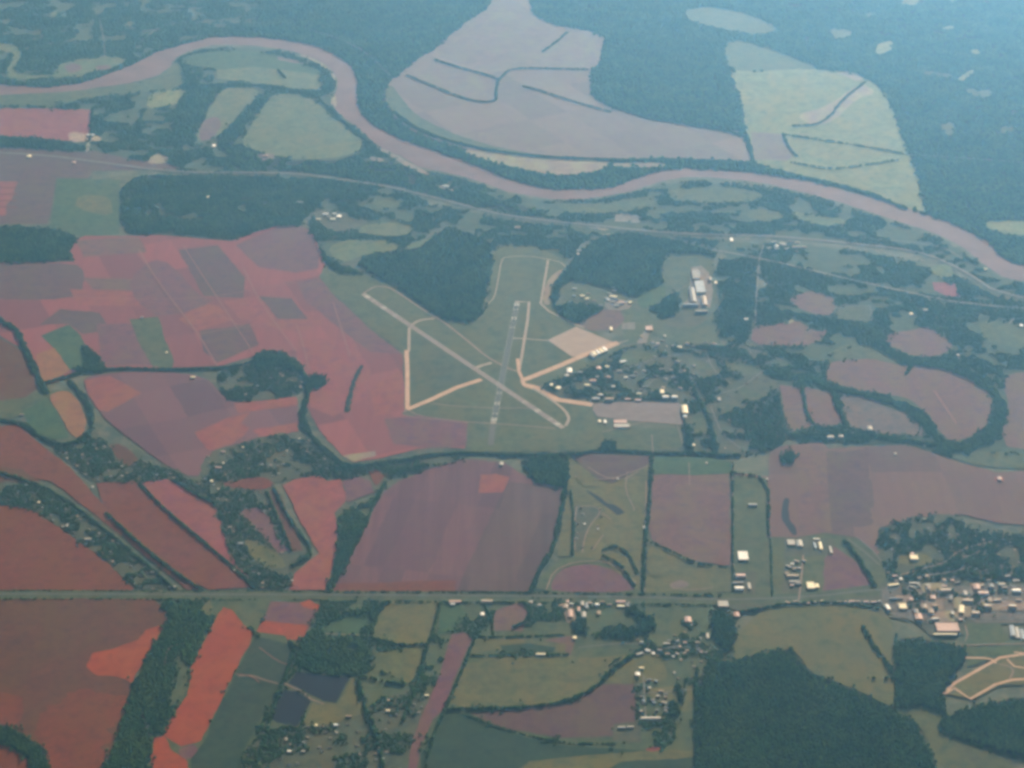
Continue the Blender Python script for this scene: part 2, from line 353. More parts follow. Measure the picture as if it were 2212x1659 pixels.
for q in range(4): area('grass_strip', '0,%d 36,%d 36,%d 0,%d' % (404+q*14, 404+q*14, 407+q*14, 407+q*14), 'rust', wob=0)
area('grass_field', '122,386 260,388 258,505 180,512 105,497 117,440', 'green', 0, seed=5, alt=(.13, .13, .075))
area('grass_field', '170,420 240,425 245,470 160,450', 'olive', 1)
# ---- south of the highway
wood('wood', '262,380 430,378 560,380 700,383 800,398 900,422 930,440 880,450 760,430 700,440 660,470 650,490 600,487 540,503 500,518 420,508 340,506 262,500', 'wide dark wood above the pink farmland', 21, 15, .95, .27, floor='scrub')
wood('wood', '0,487 104,490 170,512 155,530 162,565 0,567', 'dark wood at the left edge above the grey field', 20)
wood('wood', '640,485 680,505 700,545 722,568 760,580 790,594 740,590 700,570 686,530', 'thin curving wood along the top right rim of the pink farmland', 17)
wood('rough_ground', '700,440 760,432 880,452 950,440 1100,478 1250,490 1400,505 1560,520 1700,525 1850,540 2000,570 2080,600 2150,640 2212,680 2212,800 2100,780 1900,700 1700,640 1560,540 1430,505 1340,500 1260,520 1225,570 1210,555 1150,530 1080,528 1064,545 1060,520 1000,490 950,480 900,530 770,560 720,568 690,520 660,490', 'half wooded rough ground between the highway and the airfield', 17, 11, .75, .42, floor='scrub')
area('grass_field', '780,488 830,480 900,486 882,510 822,512 774,505', 'pasture', 1, alt=(.17,.16,.10)); area('grass_field', '708,532 760,516 830,518 862,530 850,545 792,549 752,566 722,562', 'pasture', 1)
area('grass_field', '878,527 925,515 918,530 882,540', 'pasture', 1); area('yard', '670,458 700,452 745,458 765,470 800,478 770,492 730,505 690,482', 'settle', 1, alt=(.2,.18,.15))
area('grass_field', '800,420 880,430 860,450 810,452', 'meadow', 1)
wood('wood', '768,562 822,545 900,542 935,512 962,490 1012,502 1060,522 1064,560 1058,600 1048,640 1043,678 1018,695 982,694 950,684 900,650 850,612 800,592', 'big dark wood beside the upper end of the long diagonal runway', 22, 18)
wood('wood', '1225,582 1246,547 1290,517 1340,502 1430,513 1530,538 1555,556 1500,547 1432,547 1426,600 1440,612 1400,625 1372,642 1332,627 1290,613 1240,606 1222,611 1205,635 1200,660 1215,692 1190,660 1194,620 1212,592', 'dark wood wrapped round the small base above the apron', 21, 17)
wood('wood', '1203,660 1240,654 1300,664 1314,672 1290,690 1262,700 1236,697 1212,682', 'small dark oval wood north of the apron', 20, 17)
wood('wood', '1545,552 1640,572 1636,640 1626,700 1612,745 1565,742 1545,700 1556,650', 'dark wood right of the factory site', 16, 13, .8, .38, floor='scrub')
area('grass_field', '1430,548 1500,548 1550,562 1545,700 1560,740 1500,745 1430,740 1400,700 1370,645 1400,627 1440,612', 'sage', 1, alt=(.075,.09,.06))
area('grass_field', '1372,645 1400,627 1436,612 1440,640 1420,655 1390,670', 'green', 1); wood('wood', '1440,635 1468,632 1462,700 1440,690 1400,665 1420,660', 'small wood left of the factory site', 18)
area('grass_field', '1210,615 1240,608 1290,614 1335,628 1370,645 1375,660 1340,665 1250,650 1210,640', 'sage', 1, alt=(.12,.12,.09))
# airfield
area('airfield_grass', '685,597 720,585 762,592 800,597 850,618 900,655 950,690 1000,702 1040,690 1056,640 1062,560 1080,530 1150,530 1212,558 1226,580 1196,612 1194,650 1210,682 1262,706 1345,748 1290,790 1150,835 1200,862 1280,880 1285,905 1300,925 1465,925 1478,965 1400,975 1250,970 1100,977 1008,977 1012,912 905,897 880,892 874,760 800,710 740,650 700,625', 'grass', 0, seed=11, alt=(.088, .118, .075), wob=8)
area('airfield_grass', '886,715 1020,800 1030,820 890,878', 'sage', 0, alt=(.10,.10,.055)); area('grass_field', '1300,935 1465,930 1475,962 1390,970 1310,955', 'sage', 0)
area('sand_bank', '1221,580 1205,598 1192,615 1186,640 1190,655 1182,660 1172,655 1178,620 1186,600 1205,586', 'tan', 1, alt=(.4,.2,.15)); area('yard','1240,703 1300,668 1340,672 1352,690 1330,712 1280,715','greypink',0)
area('grass_field', '1350,665 1400,680 1420,700 1400,740 1350,742 1345,700', 'meadow', 0)
area('yard', '1345,698 1372,696 1372,712 1342,712', 'yard', 0, wob=0); area('yard', '1310,640 1370,655 1350,672 1305,668', 'yard', 1)
area('factory_yard', '1492,578 1515,574 1532,590 1540,625 1535,664 1500,668 1470,664 1484,650 1490,610', 'yard', 0, alt=(.30,.27,.26)); area('yard','1432,690 1475,672 1540,672 1530,690 1500,705 1440,708','settle',0)
area('yard', '1400,703 1410,700 1395,742 1375,742', 'yard', 0)
area('apron', '1183,735 1245,706 1338,745 1290,765 1236,771', 'tan', mat=plain('old_apron', (.30, .215, .155), .1, 80), wob=0)
area('apron', '1282,872 1360,868 1465,870 1476,880 1476,916 1372,910 1290,900 1280,886', 'grey', mat=M_APRON, wob=0)
strip('taxiway', '785,634 810,618 835,620 850,626 915,670 953,692 1000,728 1050,770 1080,787 1108,800', 18, M_LANE, 1)
strip('taxiway', '885,705 905,692 938,688', 24, M_CONC, 1); strip('taxiway', '1028,795 1040,790 1062,784', 30, M_CONC, 1)
strip('taxiway', '884,708 883,760', 22, M_CONC); strip('old_taxiway', '878,757 880,800 880,884', 34, M_CONC2)
strip('old_runway', '879,885 930,864 985,838 1040,820', 46, M_CONC2, 0); strip('old_runway', '1128,822 1150,814 1200,794 1270,764 1335,740', 55, M_CONC2)
strip('taxiway', '1128,822 1133,832 1160,842', 34, M_CONC2); strip('taxiway', '1135,832 1165,840 1185,854 1206,864 1280,875', 60, M_CONC2)
strip('taxiway', '1118,652 1143,653 1140,690 1133,732 1127,770 1121,803 1110,800', 22, M_CONC, 0); strip('taxiway', '1103,730 1133,732 1185,736', 14, M_CONC)
strip('taxiway', '1118,775 1121,803 1130,822', 26, M_CONC2); strip('taxiway', '1150,838 1190,862 1222,888 1230,905 1222,920', 22, M_CONC, 1)
strip('road', '1053,658 1068,643 1075,612 1083,562 1092,555 1140,553 1185,560 1212,567 1223,578', 9, M_CONC, 1); strip('road', '1184,562 1176,610 1168,656 1185,672 1240,700 1262,708', 18, M_CONC, 0)
strip('road', '884,888 905,898 950,905 1010,912 1110,918 1200,926', 11, M_LANE, 1); strip('road', '935,872 985,878 1060,882 1160,882', 9, M_LANE, 1)
strip('road', '1335,742 1358,735', 9, M_CONC); strip('road', '880,885 860,895 820,925', 16, M_LANE); strip('road','1485,1000 1460,905 1472,870',8,M_ROAD)
# runways
strip('runway', '1118,650 1065,917', 45, M_ASPH); strip('overrun', '1065,917 1060,962', 45, plain('overrun_paving', (.09,.085,.07)))
strip('runway', '784,635 1217,925', 45, plain('runway_paving', (.20, .155, .13), .1, 50))
def rect(cx, cy, u, L, W):
    v = (-u[1], u[0]); return [(cx+u[0]*a*L/2+v[0]*b_*W/2, cy+u[1]*a*L/2+v[1]*b_*W/2) for a, b_ in ((-1, -1), (1, -1), (1, 1), (-1, 1))]
def runway_paint(a, b_, name):
    A, B = np.array(G(*a)), np.array(G(*b_)); L = np.hypot(*(B-A)); u = (B-A)/L; v = np.array((-u[1], u[0]))
    za = nextz(); zb = nextz(); pads, marks = [], []
    for t in (28, L-28): pads.append(rect(*(A+u*t), u, 40, 40))
    for t in (330, L-330):
        for s in (-12, 12): marks.append(rect(*(A+u*t+v*s), u, 45, 8))
    for t in (75, L-75):
        for s in np.linspace(-19, 19, 10): marks.append(rect(*(A+u*t+v*s), u, 45, 2.2))
    for t in (170, 500, L-170, L-500):
        for s in (-12, 12): marks.append(rect(*(A+u*t+v*s), u, 24, 5))
    for t in np.arange(230, L-200, 60): marks.append(rect(*(A+u*t), u, 36, 1.2))
    for s in (-21.5, 21.5): marks.append(rect(*(A+u*L/2+v*s), u, L-120, 1.2))
    for nm, rs, z, m in (('runway_end_slab', pads, za, M_PAD), ('runway_marking', marks, zb, M_MARK)):
        o = mesh_obj(nm, [(*p, z) for r in rs for p in r], [tuple(range(i*4, i*4+4)) for i in range(len(rs))], m)
        tag(o, kind='structure')
M_PAD = plain('pale_slab', (.27, .225, .165), .08, 30)
runway_paint((1118, 650), (1065, 917), 'a'); runway_paint((784, 635), (1217, 925), 'b')
# ---- pink farmland, left
area('bare_field', '0,568 162,566 150,545 165,518 185,510 260,511 340,508 420,515 500,521 550,502 600,488 640,487 678,508 692,540 702,572 690,600 722,638 800,712 870,766 874,886 868,896 900,902 1010,912 1005,970 960,966 900,970 820,990 765,999 740,985 690,930 664,880 660,830 648,795 600,765 540,772 480,790 380,794 280,798 210,792 150,815 110,830 60,760 0,640', 'pink', 0, seed=1, var=.26, alt=(.27, .100, .085), rows=.25, rowdir=FD, parcel=(330, 620, FD, .8))
area('bare_field', '0,568 160,567 185,590 175,640 100,650 0,640', 'dusk', 1, seed=2, alt=(.19,.11,.10)); area('bare_field', '510,530 600,490 640,488 668,495 690,545 688,580 640,590 560,578', 'mauve', 0, seed=7)
area('bare_field', '385,540 470,530 530,600 525,645 440,640', 'dusk', 0, seed=3, alt=(.2,.085,.09)); area('bare_field', '165,520 300,512 316,545 180,556', 'greypink', 0, alt=(.28,.12,.09))
area('bare_field', '385,690 440,655 475,662 505,692 425,716', 'salmon', 0, seed=5, alt=(.30,.10,.08)); area('bare_field', '640,735 760,730 800,800 790,860 720,900 670,880 665,830 640,785', 'pink', 0, seed=5, alt=(.36,.09,.08), var=.2)
area('bare_field', '150,625 330,632 352,662 170,660', 'salmon', 0, seed=6, alt=(.28,.10,.08)); area('bare_field', '85,702 130,668 215,676 240,712 180,722 148,700', 'dusk', 0, seed=8)
area('bare_field', '430,715 540,700 560,745 470,785 440,760', 'dusk', 0, seed=10, alt=(.22,.09,.09)); area('bare_field', '480,650 560,640 640,660 700,700 640,720 520,690', 'pink', 0, seed=12, alt=(.36,.11,.09))
area('bare_field', '690,600 722,638 800,712 868,765 800,762 720,700 660,650 640,610', 'mauve', 0, seed=12, alt=(.25,.10,.10)); area('bare_field', '180,600 320,605 335,630 200,625', 'greypink', 0, seed=13)
area('bare_field', '862,800 874,886 810,900 800,840', 'salmon', 0, seed=3, alt=(.33,.09,.07)); area('bare_field', '830,905 905,898 1010,915 1006,965 930,968 850,960', 'mauve', 0, seed=4, alt=(.29,.09,.08))
area('bare_field', '560,640 630,645 665,690 600,690', 'dusk', 0, seed=14); area('bare_field','740,985 810,975 812,985 765,998','tan',0)
area('bare_field', '330,560 370,570 430,640 470,652 350,690 290,650 280,600','mauve',1,seed=15,alt=(.30,.1,.08)); area('bare_field','210,700 290,700 330,790 220,790','mauve',0,seed=9,alt=(.27,.09,.08))
area('grass_field', '280,690 342,684 352,720 376,780 372,795 330,792 300,740', 'meadow', 0, seed=2, alt=(.11,.10,.06)); area('grass_field', '88,725 148,702 175,725 205,785 150,800 120,760', 'green', 0, seed=4, alt=(.085,.13,.065))
area('bare_field', '78,765 118,752 150,800 130,812 128,826 92,832', 'ochre', 0); wood('wood', '175,745 195,750 235,800 205,805 150,800 190,785', 'small dark wood above the bend of the bayou', 15)
area('bare_field', '0,650 60,765 85,835 50,862 0,880', 'brown', 0, alt=(.20,.09,.08)); area('bare_field', '0,880 50,862 90,845 150,842 100,862 50,885 38,905 0,903', 'sage', 1)
area('grass_field', '48,888 102,860 125,890 150,946 120,950 86,940 60,915', 'green', 0, alt=(.055, .14, .07)); area('bare_field', '104,856 128,845 150,846 172,870 187,912 182,935 168,948 150,936 128,895', 'ochre', 1, alt=(.3,.11,.07))
area('bare_field', '178,820 213,808 300,803 400,806 450,820 478,852 500,870 560,868 640,855 646,934 560,945 520,960 462,975 450,1010 420,1035 350,1000 272,942 222,900 188,850', 'mauve', 1, seed=6, alt=(.26,.095,.085), var=.2, parcel=(300, 520, FD, .7))
area('bare_field', '182,822 238,812 305,850 232,890 215,886 192,852', 'salmon', 0); area('bare_field', '420,935 495,902 540,892 520,915 540,925 522,945 500,960 452,974', 'salmon', 0, alt=(.36,.08,.07))
area('bare_field', '505,872 640,858 642,876 515,893', 'salmon', 0, alt=(.33,.09,.08)); area('bare_field', '545,929 640,914 646,932 560,944', 'salmon', 0, alt=(.36,.08,.07))
wood('village_trees', '470,800 540,790 640,790 656,815 652,850 570,866 500,868 478,845', 'trees and gardens round the hamlet north of the bayou', 12, 10, .55, .42, floor='settle')
wood('wood', '548,770 562,760 600,758 625,770 655,795 662,812 640,805 600,790 570,805 548,800', 'dark clump in the top bend of the bayou', 16)
wood('wood','665,812 700,810 708,825 690,840 668,838','little dark copse on the pink field beside the bayou',13)
wood('village_trees', '450,976 560,947 640,936 672,950 700,985 740,1010 722,1032 690,1028 640,1033 600,1045 550,1060 480,1045 425,1035', 'gardens and trees of the village inside the bayou bend', 12, 9, .5, .42, floor='settle')
wood('village_trees', '150,955 200,925 232,958 262,985 345,1005 420,1035 470,1062 450,1070 380,1035 300,1040 250,1042 200,1040 150,1000 110,965', 'trees round scattered homes south of the grey field', 12, 9, .5, .42, floor='settle')
area('bare_field', '232,962 262,958 300,990 292,1008 265,1005', 'brown', 1)
area('bare_field', '0,930 35,918 60,935 100,970 150,1010 182,1045 232,1100 330,1180 440,1275 405,1275 300,1190 190,1100 110,1040 0,985', 'rust', 0, seed=3, alt=(.27,.10,.065)); area('bare_field', '0,990 50,1015 90,1045 60,1050 0,1035', 'brown', 0, alt=(.16,.12,.06))
area('bare_field', '208,1045 290,1040 350,1095 450,1180 545,1270 450,1275 350,1218 290,1160 225,1095', 'rust', 0, seed=5, alt=(.24,.095,.10)); area('bare_field', '305,1042 360,1035 420,1065 468,1092 500,1200 550,1262 450,1175 355,1098', 'pink', 0, seed=9, alt=(.22,.09,.07))
area('bare_field', '0,1085 60,1096 150,1156 232,1216 290,1275 0,1275', 'rust', 0, seed=1, alt=(.27,.085,.055))
wood('village_trees', '0,1040 60,1042 100,1056 180,1112 270,1186 385,1275 290,1275 232,1212 150,1152 60,1092 0,1080', 'wooded ribbon of homes between two rust coloured fields', 12, 9, .58, .4, floor='settle')
wood('village_trees', '430,1032 482,1047 548,1062 580,1062 600,1110 630,1185 680,1195 640,1230 625,1275 550,1272 500,1202 472,1112', 'trees along the village lane right of the long striped fields', 12, 9, .52, .42, floor='settle')
area('bare_field', '478,1042 560,1030 590,1040 588,1052 560,1060 490,1054', 'rust', 1); area('bare_field', '515,1102 562,1096 590,1130 600,1165 628,1190 600,1195 560,1150', 'mauve', 0, alt=(.22,.09,.07)); area('bare_field', '577,1062 602,1060 655,1190 632,1194', 'brown', 0, alt=(.20,.09,.08))
area('grass_field', '520,1160 560,1170 610,1205 620,1230 560,1225','olive',1)
wood('wood', '735,1108 800,1080 815,1060 835,1040 790,1130 750,1210 722,1270 702,1275 728,1200 728,1150', 'narrow wood left of the great centre field', 16, 12, .8, .3, floor='meadow')
area('bare_field', '610,1050 640,1035 672,1030 690,1028 706,1040 735,1035 748,1065 746,1085 722,1110 729,1150 726,1200 702,1275 625,1275 636,1240 690,1195 650,1130 630,1085', 'salmon', 0, seed=2, alt=(.34,.085,.085))
area('bare_field', '740,1040 775,1030 800,1040 808,1065 750,1086', 'mauve', 0); area('bare_field', '795,1018 832,1010 840,1022 812,1050', 'rust', 0)
wood('wood', '700,1000 765,1000 850,1010 940,988 1010,988 1000,995 930,1012 860,1030 835,1032 820,1012 780,1022 740,1035 720,1030', 'belt of trees where the lane leaves the bayou', 13, 10, .6, .4, floor='settle')
area('bare_field', '860,1040 930,1012 1000,992 1090,1000 1150,1040 1222,1055 1212,1110 1196,1180 1160,1232 1146,1278 720,1278 760,1200 800,1110 830,1062', 'mauve', 0, seed=8, var=.16, alt=(.21,.10,.085), rows=.5, rowdir=FC, parcel=(150, 900, FC, .6))
area('bare_field', '1100,1042 1220,1056 1210,1110 1195,1180 1160,1232 1145,1278 985,1278 1040,1160 1075,1085', 'dusk', 0, seed=8, var=.16, alt=(.13,.105,.095), rows=.5, rowdir=FC, parcel=(150, 900, FC, .6))
area('bare_field', '1038,1026 1070,1024 1101,1031 1086,1064 1034,1065', 'salmon', 0, alt=(.36,.11,.08)); area('bare_field','725,1262 985,1255 985,1278 720,1278','rust',0,alt=(.2,.09,.08))
wood('wood', '1130,990 1212,985 1222,1000 1238,1035 1232,1055 1180,1050 1145,1032', 'dark wood right of the village road below the airfield', 17)
area('bare_field', '1232,980 1408,985 1402,1002 1322,1045 1292,1035 1252,1003', 'dusk', 0, alt=(.15,.11,.09))
area('grass_field', '1225,985 1252,1005 1292,1037 1322,1046 1402,1003 1408,1038 1396,1160 1392,1280 1372,1272 1302,1212 1232,1202 1204,1202 1214,1120 1226,1060', 'olive', 0, seed=7, alt=(.16,.13,.07)); area('grass_field', '1230,1200 1300,1210 1372,1272 1392,1282 1150,1282 1175,1235', 'meadow', 1)
area('pond', '1262,1057 1280,1066 1298,1076 1310,1088 1330,1092 1346,1104 1352,1114 1338,1118 1322,1104 1304,1092 1286,1078', '', 1, mat=M_POND)
area('housing_ground', '1240,1092 1290,1095 1300,1110 1270,1140 1262,1180 1250,1195 1236,1190', 'settle', 0, alt=(.15,.13,.10)); area('bare_field', '1190,1262 1205,1235 1240,1222 1285,1220 1325,1232 1355,1256 1375,1280 1192,1280', 'mauve', 1, alt=(.15,.06,.10))
area('bare_field', '1407,1028 1440,1025 1500,1028 1576,1024 1578,1222 1560,1222 1500,1212 1460,1192 1410,1168 1398,1130', 'greypink', 0, seed=5, alt=(.20,.095,.12), var=.3)
area('grass_field', '1410,986 1532,990 1580,1000 1580,1022 1500,1027 1410,1024', 'green', 0, alt=(.07,.13,.08)); area('grass_field', '1398,1170 1460,1194 1500,1214 1560,1226 1580,1230 1580,1280 1396,1280', 'olive', 0, alt=(.12,.12,.075))
area('bare_field', '1445,1262 1470,1252 1490,1260 1485,1270 1450,1272', 'palepink', 1)
# ---- right half
wood('parkland', '1350,745 1560,742 1620,748 1660,752 1685,770 1680,830 1690,900 1700,955 1660,975 1600,985 1500,985 1480,965 1478,920 1480,880 1460,866 1290,860 1200,855 1155,835 1290,792', 'tree shaded streets and lawns of the former base right of the runways', 15, 12, .55, .44, floor='settle')
area('grass_field', '1345,760 1400,752 1430,765 1380,785 1335,790', 'meadow', 1); area('grass_field', '1480,770 1540,790 1560,800 1500,800', 'sage', 1); area('grass_field','1490,900 1520,895 1535,930 1500,940','sage',1)
area('grass_field', '1560,780 1640,790 1640,810 1580,808', 'sage', 1); area('grass_field', '1590,830 1640,850 1650,862 1600,858', 'sage', 1)
wood('wood', '1562,870 1600,885 1650,895 1678,835 1692,885 1700,950 1662,975 1602,982 1590,930', 'dense wood left of the striped fields', 15, 12, .75, .36, floor='settle')
wood('open_woodland', '1640,610 1760,620 1900,650 2000,680 2212,700 2212,980 2160,1000 2080,995 1990,965 1800,955 1700,955 1690,850 1650,750 1625,700', 'hedged and wooded country on the right beyond the airfield', 15, 11, .68, .44, floor='scrub')
area('bare_field', '1700,645 1750,628 1797,640 1806,660 1796,682 1765,681 1722,666', 'greypink', 1, alt=(.24,.12,.14)); area('grass_field', '1806,662 1880,662 1884,694 1806,688', 'sage', 0, alt=(.13,.10,.09))
area('bare_field', '1625,705 1678,700 1720,690 1760,716 1796,712 1760,745 1700,749 1622,744', 'greypink', 1, alt=(.24,.11,.14)); area('bare_field','1690,698 1712,690 1716,696 1700,702','tan',1)
area('bare_field', '1908,738 1925,720 1970,714 2000,706 2030,722 2062,744 2042,764 2000,774 1960,766 1920,752', 'greypink', 1, alt=(.26,.12,.15)); area('bare_field', '2014,610 2060,612 2074,642 2045,640 2018,628', 'pink', 0, alt=(.26,.11,.15))
area('grass_field', '2010,575 2050,570 2062,594 2040,605 2012,590', 'pasture', 1); area('grass_field', '1800,752 1860,742 1930,768 1945,785 1930,800 1860,775 1800,780', 'sage', 1, alt=(.15,.12,.10)); area('grass_field','2110,690 2200,700 2212,760 2130,745','meadow',1)
area('bare_field', '1787,785 1830,778 1880,775 1945,790 1985,790 2030,792 2072,806 2110,825 2138,850 2144,880 2132,920 2098,945 2055,957 2030,935 2000,890 1960,860 1900,850 1830,842 1787,832', 'greypink', 1, seed=3, alt=(.27,.14,.115), var=.15)
area('bare_field', '2165,830 2185,805 2212,795 2212,965 2180,975 2160,930 2182,880', 'greypink', 1, alt=(.16,.13,.09))
area('bare_field', '1683,832 1728,838 1742,900 1762,920 1702,935 1692,880', 'greypink', 0, alt=(.2,.1,.12)); area('bare_field', '1736,836 1795,846 1806,880 1826,914 1766,924 1746,890', 'greypink', 0, seed=6, alt=(.28,.12,.11)); area('bare_field', '1810,850 1880,860 1920,882 1950,892 1988,920 2003,944 1905,938 1840,924 1826,900', 'grey', 0, seed=7, alt=(.2,.12,.12))
area('bare_field', '1585,1022 1660,1030 1662,975 1700,962 1780,956 1790,970 1860,966 1960,962 1990,972 2080,1002 2120,1012 2150,1022 2212,1010 2212,1145 2150,1130 2080,1112 1990,1120 1900,1140 1895,1180 1900,1202 1850,1162 1780,1152 1720,1162 1662,1162 1585,1160', 'greypink', 0, seed=9, alt=(.20,.115,.10), var=.16, rows=.2, rowdir=0., parcel=(260, 1400, 0.03, .5))
area('bare_field', '1785,978 1872,972 1884,1050 1886,1130 1800,1150 1790,1100', 'dusk', 0, seed=3, alt=(.13,.105,.095), wob=18); area('bare_field', '1722,966 1782,960 1792,1100 1796,1152 1725,1158', 'greypink', 0, seed=12, alt=(.22,.12,.11))
area('grass_field', '1584,1028 1658,1034 1658,1120 1650,1200 1584,1200', 'meadow', 0, seed=4, alt=(.07,.12,.075)); area('grass_field', '2040,965 2100,975 2212,985 2212,1020 2120,1010 2060,990', 'sage', 1); area('bare_field', '2145,1032 2165,1030 2170,1040 2152,1042', 'salmon', 1)
area('pond', '1694,1076 1706,1078 1703,1100 1705,1125 1718,1138 1722,1155 1714,1158 1700,1140 1688,1122 1688,1100', '', 1, mat=M_POND)
wood('copse', '1688,985 1700,974 1718,978 1716,998 1698,1002 1684,998', 'small round copse alone between two grey pink fields', 14)
area('grass_field', '1584,1160 1660,1162 1720,1162 1780,1152 1850,1164 1900,1204 1925,1262 1850,1290 1400,1290 1400,1278 1582,1282', 'meadow', 0, alt=(.13,.12,.085)); area('bare_field', '1780,1210 1800,1180 1850,1215 1890,1262 1860,1282 1778,1280', 'mauve', 0, alt=(.18,.11,.11))
wood('residential_woodland', '1895,1152 1930,1132 2010,1112 2062,1112 2092,1142 2140,1150 2212,1165 2212,1262 2050,1248 1925,1262 1902,1205', 'wooded housing estate on the right with sandy streets', 13, 11, .62, .38, floor='settle')
area('bare_field', '1925,1215 1950,1195 1995,1195 2020,1215 1980,1225', 'olive', 1)
# ---- main road verge and the town
area('road_verge', '0,1277 700,1278 1400,1281 1560,1288 1750,1282 1900,1262 2212,1258 2212,1270 1900,1288 1700,1306 1560,1308 1400,1302 700,1296 0,1295', 'sage', 0, alt=(.10,.125,.07), wob=4)
wood('rough_ground', '700,1296 1400,1302 1560,1308 1600,1400 1580,1425 1510,1440 1505,1659 180,1659 345,1300 360,1297', 'pasture, scrub and scattered trees in the near middle ground', 13, 9, .6, .57, floor='sage')
area('town_ground', '1560,1306 1700,1304 1900,1288 1900,1262 1950,1258 2212,1262 2212,1345 2100,1350 2095,1370 2010,1375 1980,1345 1925,1335 1905,1310 1780,1302 1700,1310 1600,1325', 'settle', 0, alt=(.22,.19,.15), wob=4)
wood('town_trees', '1905,1275 1915,1268 2212,1264 2212,1344 2110,1346 2090,1336 2010,1348 1985,1344 1930,1330 1905,1306', 'trees and yards between the buildings of the right hand town', 13, 9, .6, .56, floor='town', curve=0, wob=4)
area('grass_field', '2085,1350 2160,1348 2180,1385 2212,1385 2212,1390 2080,1396', 'meadow', 0); area('town_ground', '1584,1235 1632,1235 1632,1285 1584,1282', 'settle', 0, alt=(.24,.18,.14)); area('town_ground', '1695,1162 1800,1165 1800,1200 1700,1205 1745,1282 1690,1282', 'settle', 0, alt=(.13,.13,.09))
# ---- bottom left
area('bare_field', '0,1295 330,1294 352,1312 366,1332 356,1350 330,1395 284,1482 275,1530 182,1659 120,1659 80,1612 0,1552', 'brown', 0, seed=2, alt=(.21,.08,.035), var=.38)
area('bare_field', '0,1310 40,1350 80,1420 70,1480 0,1500', 'brown', 1, seed=6, alt=(.13,.055,.03), var=.4, wob=40); area('bare_field', '60,1300 190,1296 200,1360 140,1440 90,1350','brown',1,seed=9,alt=(.22,.12,.06))
area('bare_field', '187,1442 200,1412 240,1404 270,1392 300,1382 315,1362 356,1350 336,1388 312,1430 290,1465 284,1476 255,1463 210,1460', 'red', 0, seed=2)
area('bare_field', '155,1500 190,1486 230,1500 276,1502 270,1535 230,1600 184,1659 120,1659 82,1612 78,1560 110,1530', 'rust', 1, seed=6, alt=(.26,.07,.025), var=.4, wob=55); area('bare_field','0,1500 50,1494 50,1550 30,1570 0,1555','rust',1,alt=(.3,.1,.04))
wood('wood', '0,1555 30,1570 60,1598 100,1620 125,1659 95,1659 60,1640 20,1610 0,1590', 'crooked dark tree belt in the bottom left corner', 13)
area('bare_field', '0,1592 20,1612 60,1642 90,1659 0,1659', 'rust', 0, alt=(.2,.07,.06))
wood('wood', '342,1298 430,1298 452,1330 470,1330 445,1372 412,1442 400,1505 380,1533 352,1582 335,1592 300,1659 182,1659 275,1530 284,1480 312,1430 338,1388 360,1350 368,1332', 'long dark wood between the two bright red fields', 16, 12, .85, .15, floor='deep')
area('grass_field', '385,1400 408,1440 402,1500 378,1532 362,1520 380,1450', 'sage', 1, alt=(.07,.08,.05)); area('bare_field', '438,1312 452,1292 462,1320 450,1332 436,1325', 'olive', 1, alt=(.25,.25,.1)); area('dirt_path','302,1540 310,1540 330,1590 322,1592','grey',0)
area('bare_field', '472,1326 482,1312 500,1318 525,1350 548,1368 540,1392 525,1416 500,1469 462,1544 435,1601 390,1614 357,1592 355,1581 382,1531 405,1504 412,1444 450,1369', 'red', 0, seed=5, alt=(.42,.10,.055), var=.12)
area('bare_field', '332,1594 355,1590 370,1621 405,1646 420,1659 308,1659', 'red', 0, seed=1, alt=(.36,.10,.05)); area('bare_field', '385,1618 420,1608 430,1625 405,1644 388,1635', 'mauve', 1, alt=(.12,.07,.07))
area('grass_field', '552,1375 622,1392 645,1400 618,1480 560,1560 528,1622 500,1659 420,1659 412,1645 440,1605 465,1546 503,1470 528,1418', 'deep', 0, seed=2, alt=(.10,.075,.045), var=.5)
area('bare_field', '553,1366 568,1339 585,1300 645,1303 668,1296 693,1309 683,1326 672,1344 658,1384 622,1384 615,1374', 'mauve', 0, seed=2, alt=(.20,.08,.07)); area('bare_field', '553,1366 566,1342 624,1348 652,1350 664,1352 658,1384 622,1384 615,1374', 'red', 0, seed=3); area('bare_field', '648,1304 668,1296 693,1309 684,1320 655,1312', 'red', 0)
wood('wood', '642,1390 700,1335 755,1322 832,1298 830,1312 802,1375 800,1452 772,1462 640,1450', 'dark wood above the two square ponds', 16, 12, .85, .2, floor='deep')
area('grass_field', '700,1345 790,1325 800,1330 780,1372 700,1375', 'green', 0, alt=(.04,.075,.05)); area('grass_field', '835,1300 952,1298 940,1370 925,1390 900,1402 800,1375 815,1340', 'olive', 0, alt=(.12,.12,.07)); area('grass_field', '812,1412 870,1403 906,1402 912,1430 885,1478 830,1452', 'olive', 0)
area('pond', '638,1452 700,1460 757,1463 742,1490 726,1520 700,1516 650,1490 623,1477', '', 0, mat=M_POND); area('pond', '615,1491 640,1494 672,1517 655,1545 640,1571 600,1562 583,1552 597,1514', '', 0, mat=M_POND)
area('grass_field', '760,1465 775,1470 790,1540 740,1560 650,1575 675,1520 730,1522', 'olive', 0, alt=(.15,.11,.06)); area('grass_field','570,1612 612,1620 600,1655 585,1640','olive',1,alt=(.2,.15,.05))
wood('village_trees', '575,1565 650,1575 740,1562 790,1540 870,1490 905,1500 925,1530 880,1620 860,1659 500,1659 530,1622', 'gardens, scrub and trees of the village at the lower edge', 12, 9, .5, .47, floor='settle')
area('bare_field', '975,1372 1000,1366 1024,1378 1010,1402 985,1460 960,1530 935,1555 905,1625 890,1659 863,1659 890,1600 915,1540 942,1478', 'mauve', 0, seed=3, alt=(.20,.09,.075), wob=4)
